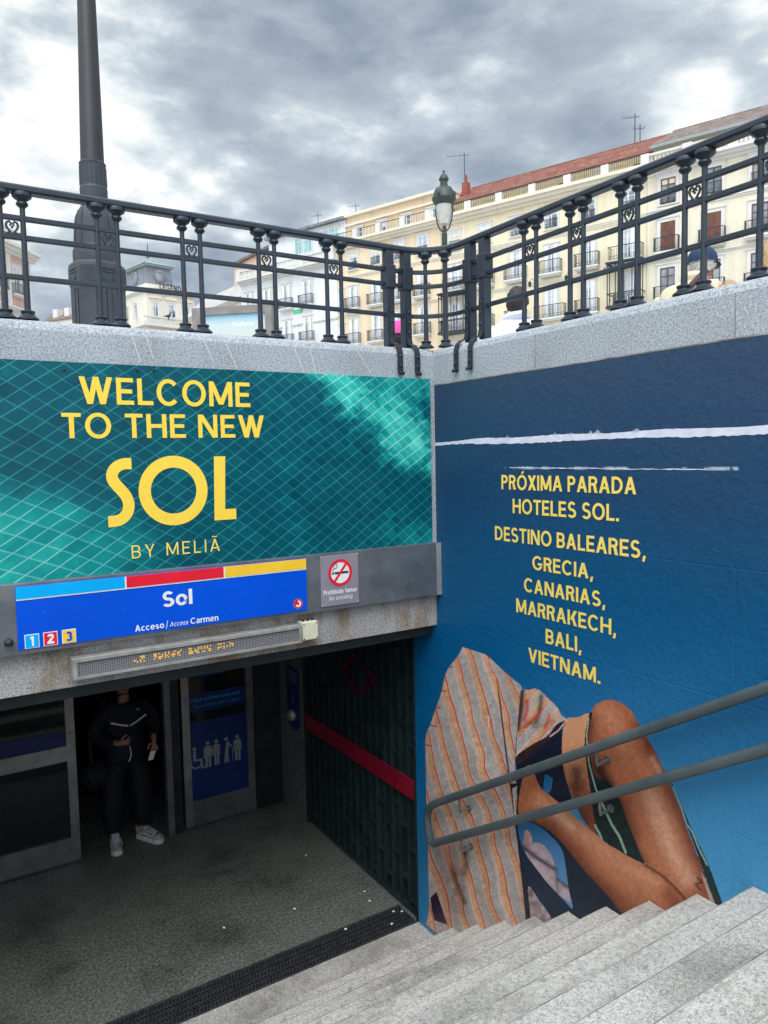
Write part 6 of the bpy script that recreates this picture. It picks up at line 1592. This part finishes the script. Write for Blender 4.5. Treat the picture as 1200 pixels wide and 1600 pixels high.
# -- people sitting at the plaza level behind the railing
def sitter(label, px, py, depth, fwd, shirt, hairm, build=1.0, drop=.70, lean=.10):
    hc = Vector(at(px, py, depth)); f_ = Vector(fwd).normalized(); r_ = Vector((f_.y, -f_.x, 0))
    base = hc - f_ * lean - Vector((0, 0, drop)); fz = 4.0
    t_ = thing('person', label, 'person', (base.x, base.y, fz), 0, 'people sitting behind the railing'); N_, E_ = head_nodes(hc, fwd); N_['neck'] = (*(hc - f_ * .045 + Vector((0, 0, -.10))), .055)
    P = lambda a, b, c, *r: (*(base + r_ * a + f_ * b + Vector((0, 0, c))), *r)
    sh = .175 * build
    n_ = dict(pel=P(0, 0, .10, .12, .09), sp=P(0, -.03, .28, .11, .08), ch=P(0, -.02, .42, .11 * build, .075), nb=P(0, .01, .535, .055))
    for s_, k in ((-1, 'l'), (1, 'r')):
        n_['s' + k] = P(s_ * sh, -.01, .46, .036); n_['e' + k] = P(s_ * (sh + .07), .02, .24, .034); n_['w' + k] = P(s_ * .12, .25, .20, .030)
        n_['h' + k] = P(s_ * .09, .03, .08, .09); n_['k' + k] = P(s_ * .12, .44, .09, .06); n_['a' + k] = P(s_ * .12, .44, fz - base.z + .09, .045); n_['f' + k] = P(s_ * .12, .58, fz - base.z + .05, .035)
    e_ = [('pel', 'sp'), ('sp', 'ch'), ('ch', 'nb'), ('nb', 'neck')]
    for k in 'lr': e_ += [('ch', 's' + k), ('s' + k, 'e' + k), ('e' + k, 'w' + k), ('pel', 'h' + k), ('h' + k, 'k' + k), ('k' + k, 'a' + k), ('a' + k, 'f' + k)]
    n_.update(N_); e_ += E_
    for s_, k in ((-1, 'l'), (1, 'r')):
        hand(n_, e_, n_['w' + k][:3], tuple(f_ - r_ * s_ * .3), tuple(r_ * s_), (0, 0, 1), 'H' + k, .4); e_.append(('w' + k, 'H' + k + 'p'))
    skin_mesh('body', n_, e_, M['skin'], t_)
    g_ = dict(pel=P(0, 0, .10, .19 * build, .15), sp=P(0, -.03, .30, .185 * build, .15), ch=P(0, -.02, .41, .20 * build, .15), nb=P(0, .005, .530, .135, .12), cl=P(0, .04, .595, .080, .078), hem=P(0, 0, -.02, .18, .15))
    for s_, k in ((-1, 'l'), (1, 'r')): g_['s' + k] = P(s_ * sh, -.01, .455, .105); g_['m' + k] = P(s_ * (sh + .04), .0, .34, .088); g_['e' + k] = P(s_ * (sh + .07), .02, .26, .066); g_['w' + k] = P(s_ * .135, .22, .205, .048)
    ge = [('hem', 'pel'), ('pel', 'sp'), ('sp', 'ch'), ('ch', 'nb'), ('nb', 'cl')]
    for k in 'lr': ge += [('ch', 's' + k), ('s' + k, 'm' + k), ('m' + k, 'e' + k), ('e' + k, 'w' + k)]
    skin_mesh('shirt', g_, ge, shirt, t_)
    lg_ = dict(pel=P(0, .0, .09, .18, .14))
    for s_, k in ((-1, 'l'), (1, 'r')): lg_['h' + k] = P(s_ * .095, .05, .08, .115); lg_['k' + k] = P(s_ * .12, .44, .09, .085); lg_['a' + k] = P(s_ * .12, .44, fz - base.z + .12, .065)
    skin_mesh('trousers', lg_, [('pel', 'hl'), ('hl', 'kl'), ('kl', 'al'), ('pel', 'hr'), ('hr', 'kr'), ('kr', 'ar')], M['black_coat'], t_)
    hair, HP = head_parts(None, hc, fwd, hairm, t_)
    return t_, hc, f_, r_, base, HP
vw = (MW[2][0], MW[2][1], 0)                                # looking away from the viewer
sitter('person in white shirt with dark hair seated behind the railing', 809, 474, 5.9, (vw[0] + .55, vw[1] - .35, 0), M['shirt_white'], M['hair_dark'], 1.15, .69, .10)
t_, hc, f_, r_, base, HP = sitter('person in navy cap and beige sweater seated behind the railing', 1098, 416, 5.2, (vw[0] + .7, vw[1] - .6, 0), M['sweater'], M['hair_grey'], 1.2, .66, .14)
q = MB(); v = []; fs_ = []; N = 22
for i in range(9):
    th = math.pi * .5 * i / 8 * 1.08
    for k in range(N):
        a = 2 * math.pi * k / N; v.append(HP(.098 * math.sin(th) * math.sin(a) ** 1, .116 * math.sin(th) * math.cos(a) - .006, .105 * math.cos(th) + .036))
for i in range(8):
    for k in range(N): fs_.append((i * N + k, i * N + (k + 1) % N, (i + 1) * N + (k + 1) % N, (i + 1) * N + k))
q.add(v, fs_); cp = q.build('cap', M['cap'], t_, True)
q = MB(); v = []
for i in range(9):
    a = R(-60 + 15 * i); v += [HP(.094 * math.sin(a), .105 * math.cos(a), .030), HP(.105 * math.sin(a), .105 * math.cos(a) + .065 * math.cos(a * .9), .014)]
v2 = [p + Vector((0, 0, -.006)) for p in v]
q.add(v + v2, [(i * 2, i * 2 + 1, i * 2 + 3, i * 2 + 2) for i in range(8)] + [(18 + i * 2, 18 + i * 2 + 2, 18 + i * 2 + 3, 18 + i * 2 + 1) for i in range(8)] + [(i * 2 + 1, 18 + i * 2 + 1, 18 + i * 2 + 3, i * 2 + 3) for i in range(8)])
q.build('peak', M['cap'], cp, True)
q = MB(); q.tube([HP(.086, -.02, .012), HP(.084, .06, .014), HP(.06, .098, .010), HP(0, .108, .008)], .003, 5); q.tube([HP(-.086, -.02, .012), HP(-.084, .06, .014), HP(-.06, .098, .010), HP(0, .108, .008)], .003, 5); q.build('glasses', M['black'], t_, True)
q = MB(); bp_ = lambda a, b, c: base + r_ * a + f_ * b + Vector((0, 0, c))
q.tube([bp_(.14, -.12, .57), bp_(.05, -.178, .46), bp_(-.08, -.195, .30), bp_(-.16, -.14, .16)], .022, 8, flat=1.0); q.build('bag_strap', M['strap_brown'], t_, True)
t_, hc, f_, r_, base, HP = sitter('person with long blond hair and cream top behind the railing', 1214, 398, 5.0, (vw[0] + .3, vw[1] - .3, 0), M['cream_cloth'], M['hair_blond'])
q = MB(); q.tube([HP(0, -.05, .06), HP(-.01, -.085, -.02), HP(-.02, -.10, -.12), HP(-.02, -.09, -.24)], [.08, .088, .085, .04], 12); q.build('long_hair', M['hair_blond'], t_, True)
t_, hc, f_, r_, base, HP = sitter('person in black coat and pink hat, mostly hidden behind the paired posts', 621, 528, 6.4, (vw[0] - .3, vw[1], 0), M['black_coat'], M['hair_dark'], 1.25)
q = MB(); v = []; N = 18
for i in range(8):
    th = math.pi * .5 * i / 7 * 1.05
    for k in range(N):
        a = 2 * math.pi * k / N; v.append(HP(.097 * math.sin(th) * math.sin(a), .113 * math.sin(th) * math.cos(a) - .006, .115 * math.cos(th) + .032))
q.add(v, [(i * N + k, i * N + (k + 1) % N, (i + 1) * N + (k + 1) % N, (i + 1) * N + k) for i in range(7) for k in range(N)]); q.build('hat', M['pink'], t_, True)

# paper scraps on the vestibule floor, by the drain
sr_ = random.Random(3); scrap0 = None
for px, py in ((478, 1337), (570, 1393), (578, 1408), (615, 1424), (628, 1424), (612, 1444), (540, 1452), (460, 1420), (350, 1450)):
    p_ = onz(px, py, .0135)
    if scrap0 is None:
        mb = MB(); mb.add([(-.012, -.006, 0), (.010, -.009, .002), (.014, .006, .001), (-.004, .010, .003)] + [(-.012, -.006, .0015), (.010, -.009, .0035), (.014, .006, .0025), (-.004, .010, .0045)], [(0, 3, 2, 1), (4, 5, 6, 7), (0, 1, 5, 4), (1, 2, 6, 5), (2, 3, 7, 6), (3, 0, 4, 7)])
        scrap0 = mb.build('paper_scrap', M['white'], None); o = scrap0
    else:
        o = scrap0.copy(); col.objects.link(o)
    o.location = tuple(p_); o.rotation_euler = (0, 0, sr_.uniform(0, 6)); tag(o, 'tiny white paper scrap dropped on the dark floor by the drain', 'litter', 'paper scraps on the station floor')

def pigeon(px, py, depth, label, rz):
    b_ = Vector(at(px, py, depth)); t_ = thing('pigeon', label, 'bird', tuple(b_), rz, 'pigeons on the advertising screen')
    c_, s_ = math.cos(rz), math.sin(rz); T_ = lambda x, y, z: (b_.x + x * c_ - y * s_, b_.y + x * s_ + y * c_, b_.z + z)
    n_ = dict(b=(*T_(0, 0, .11), .055, .06), t=(*T_(-.10, 0, .09), .03, .02), tt=(*T_(-.18, 0, .07), .022, .008), c=(*T_(.06, 0, .14), .045), n=(*T_(.085, 0, .20), .024), h=(*T_(.10, 0, .235), .023), k=(*T_(.135, 0, .228), .006), l1=(*T_(.01, .02, .05), .012), l2=(*T_(.015, .022, .005), .007), m1=(*T_(.01, -.02, .05), .012), m2=(*T_(.015, -.022, .005), .007))
    skin_mesh('body', n_, [('b', 't'), ('t', 'tt'), ('b', 'c'), ('c', 'n'), ('n', 'h'), ('h', 'k'), ('b', 'l1'), ('l1', 'l2'), ('b', 'm1'), ('m1', 'm2')], M['iron_lamp'], t_)
zt_s = at(306, 482, 22)[2]
for px, lab, rz in ((263, 'dark pigeon perched low at the far end of the advertising screen', R(10)), (272, 'dark upright pigeon perched beside the other on the advertising screen', R(70))):
    pigeon(px, 499 if px == 263 else 497, 23.6, lab, rz)
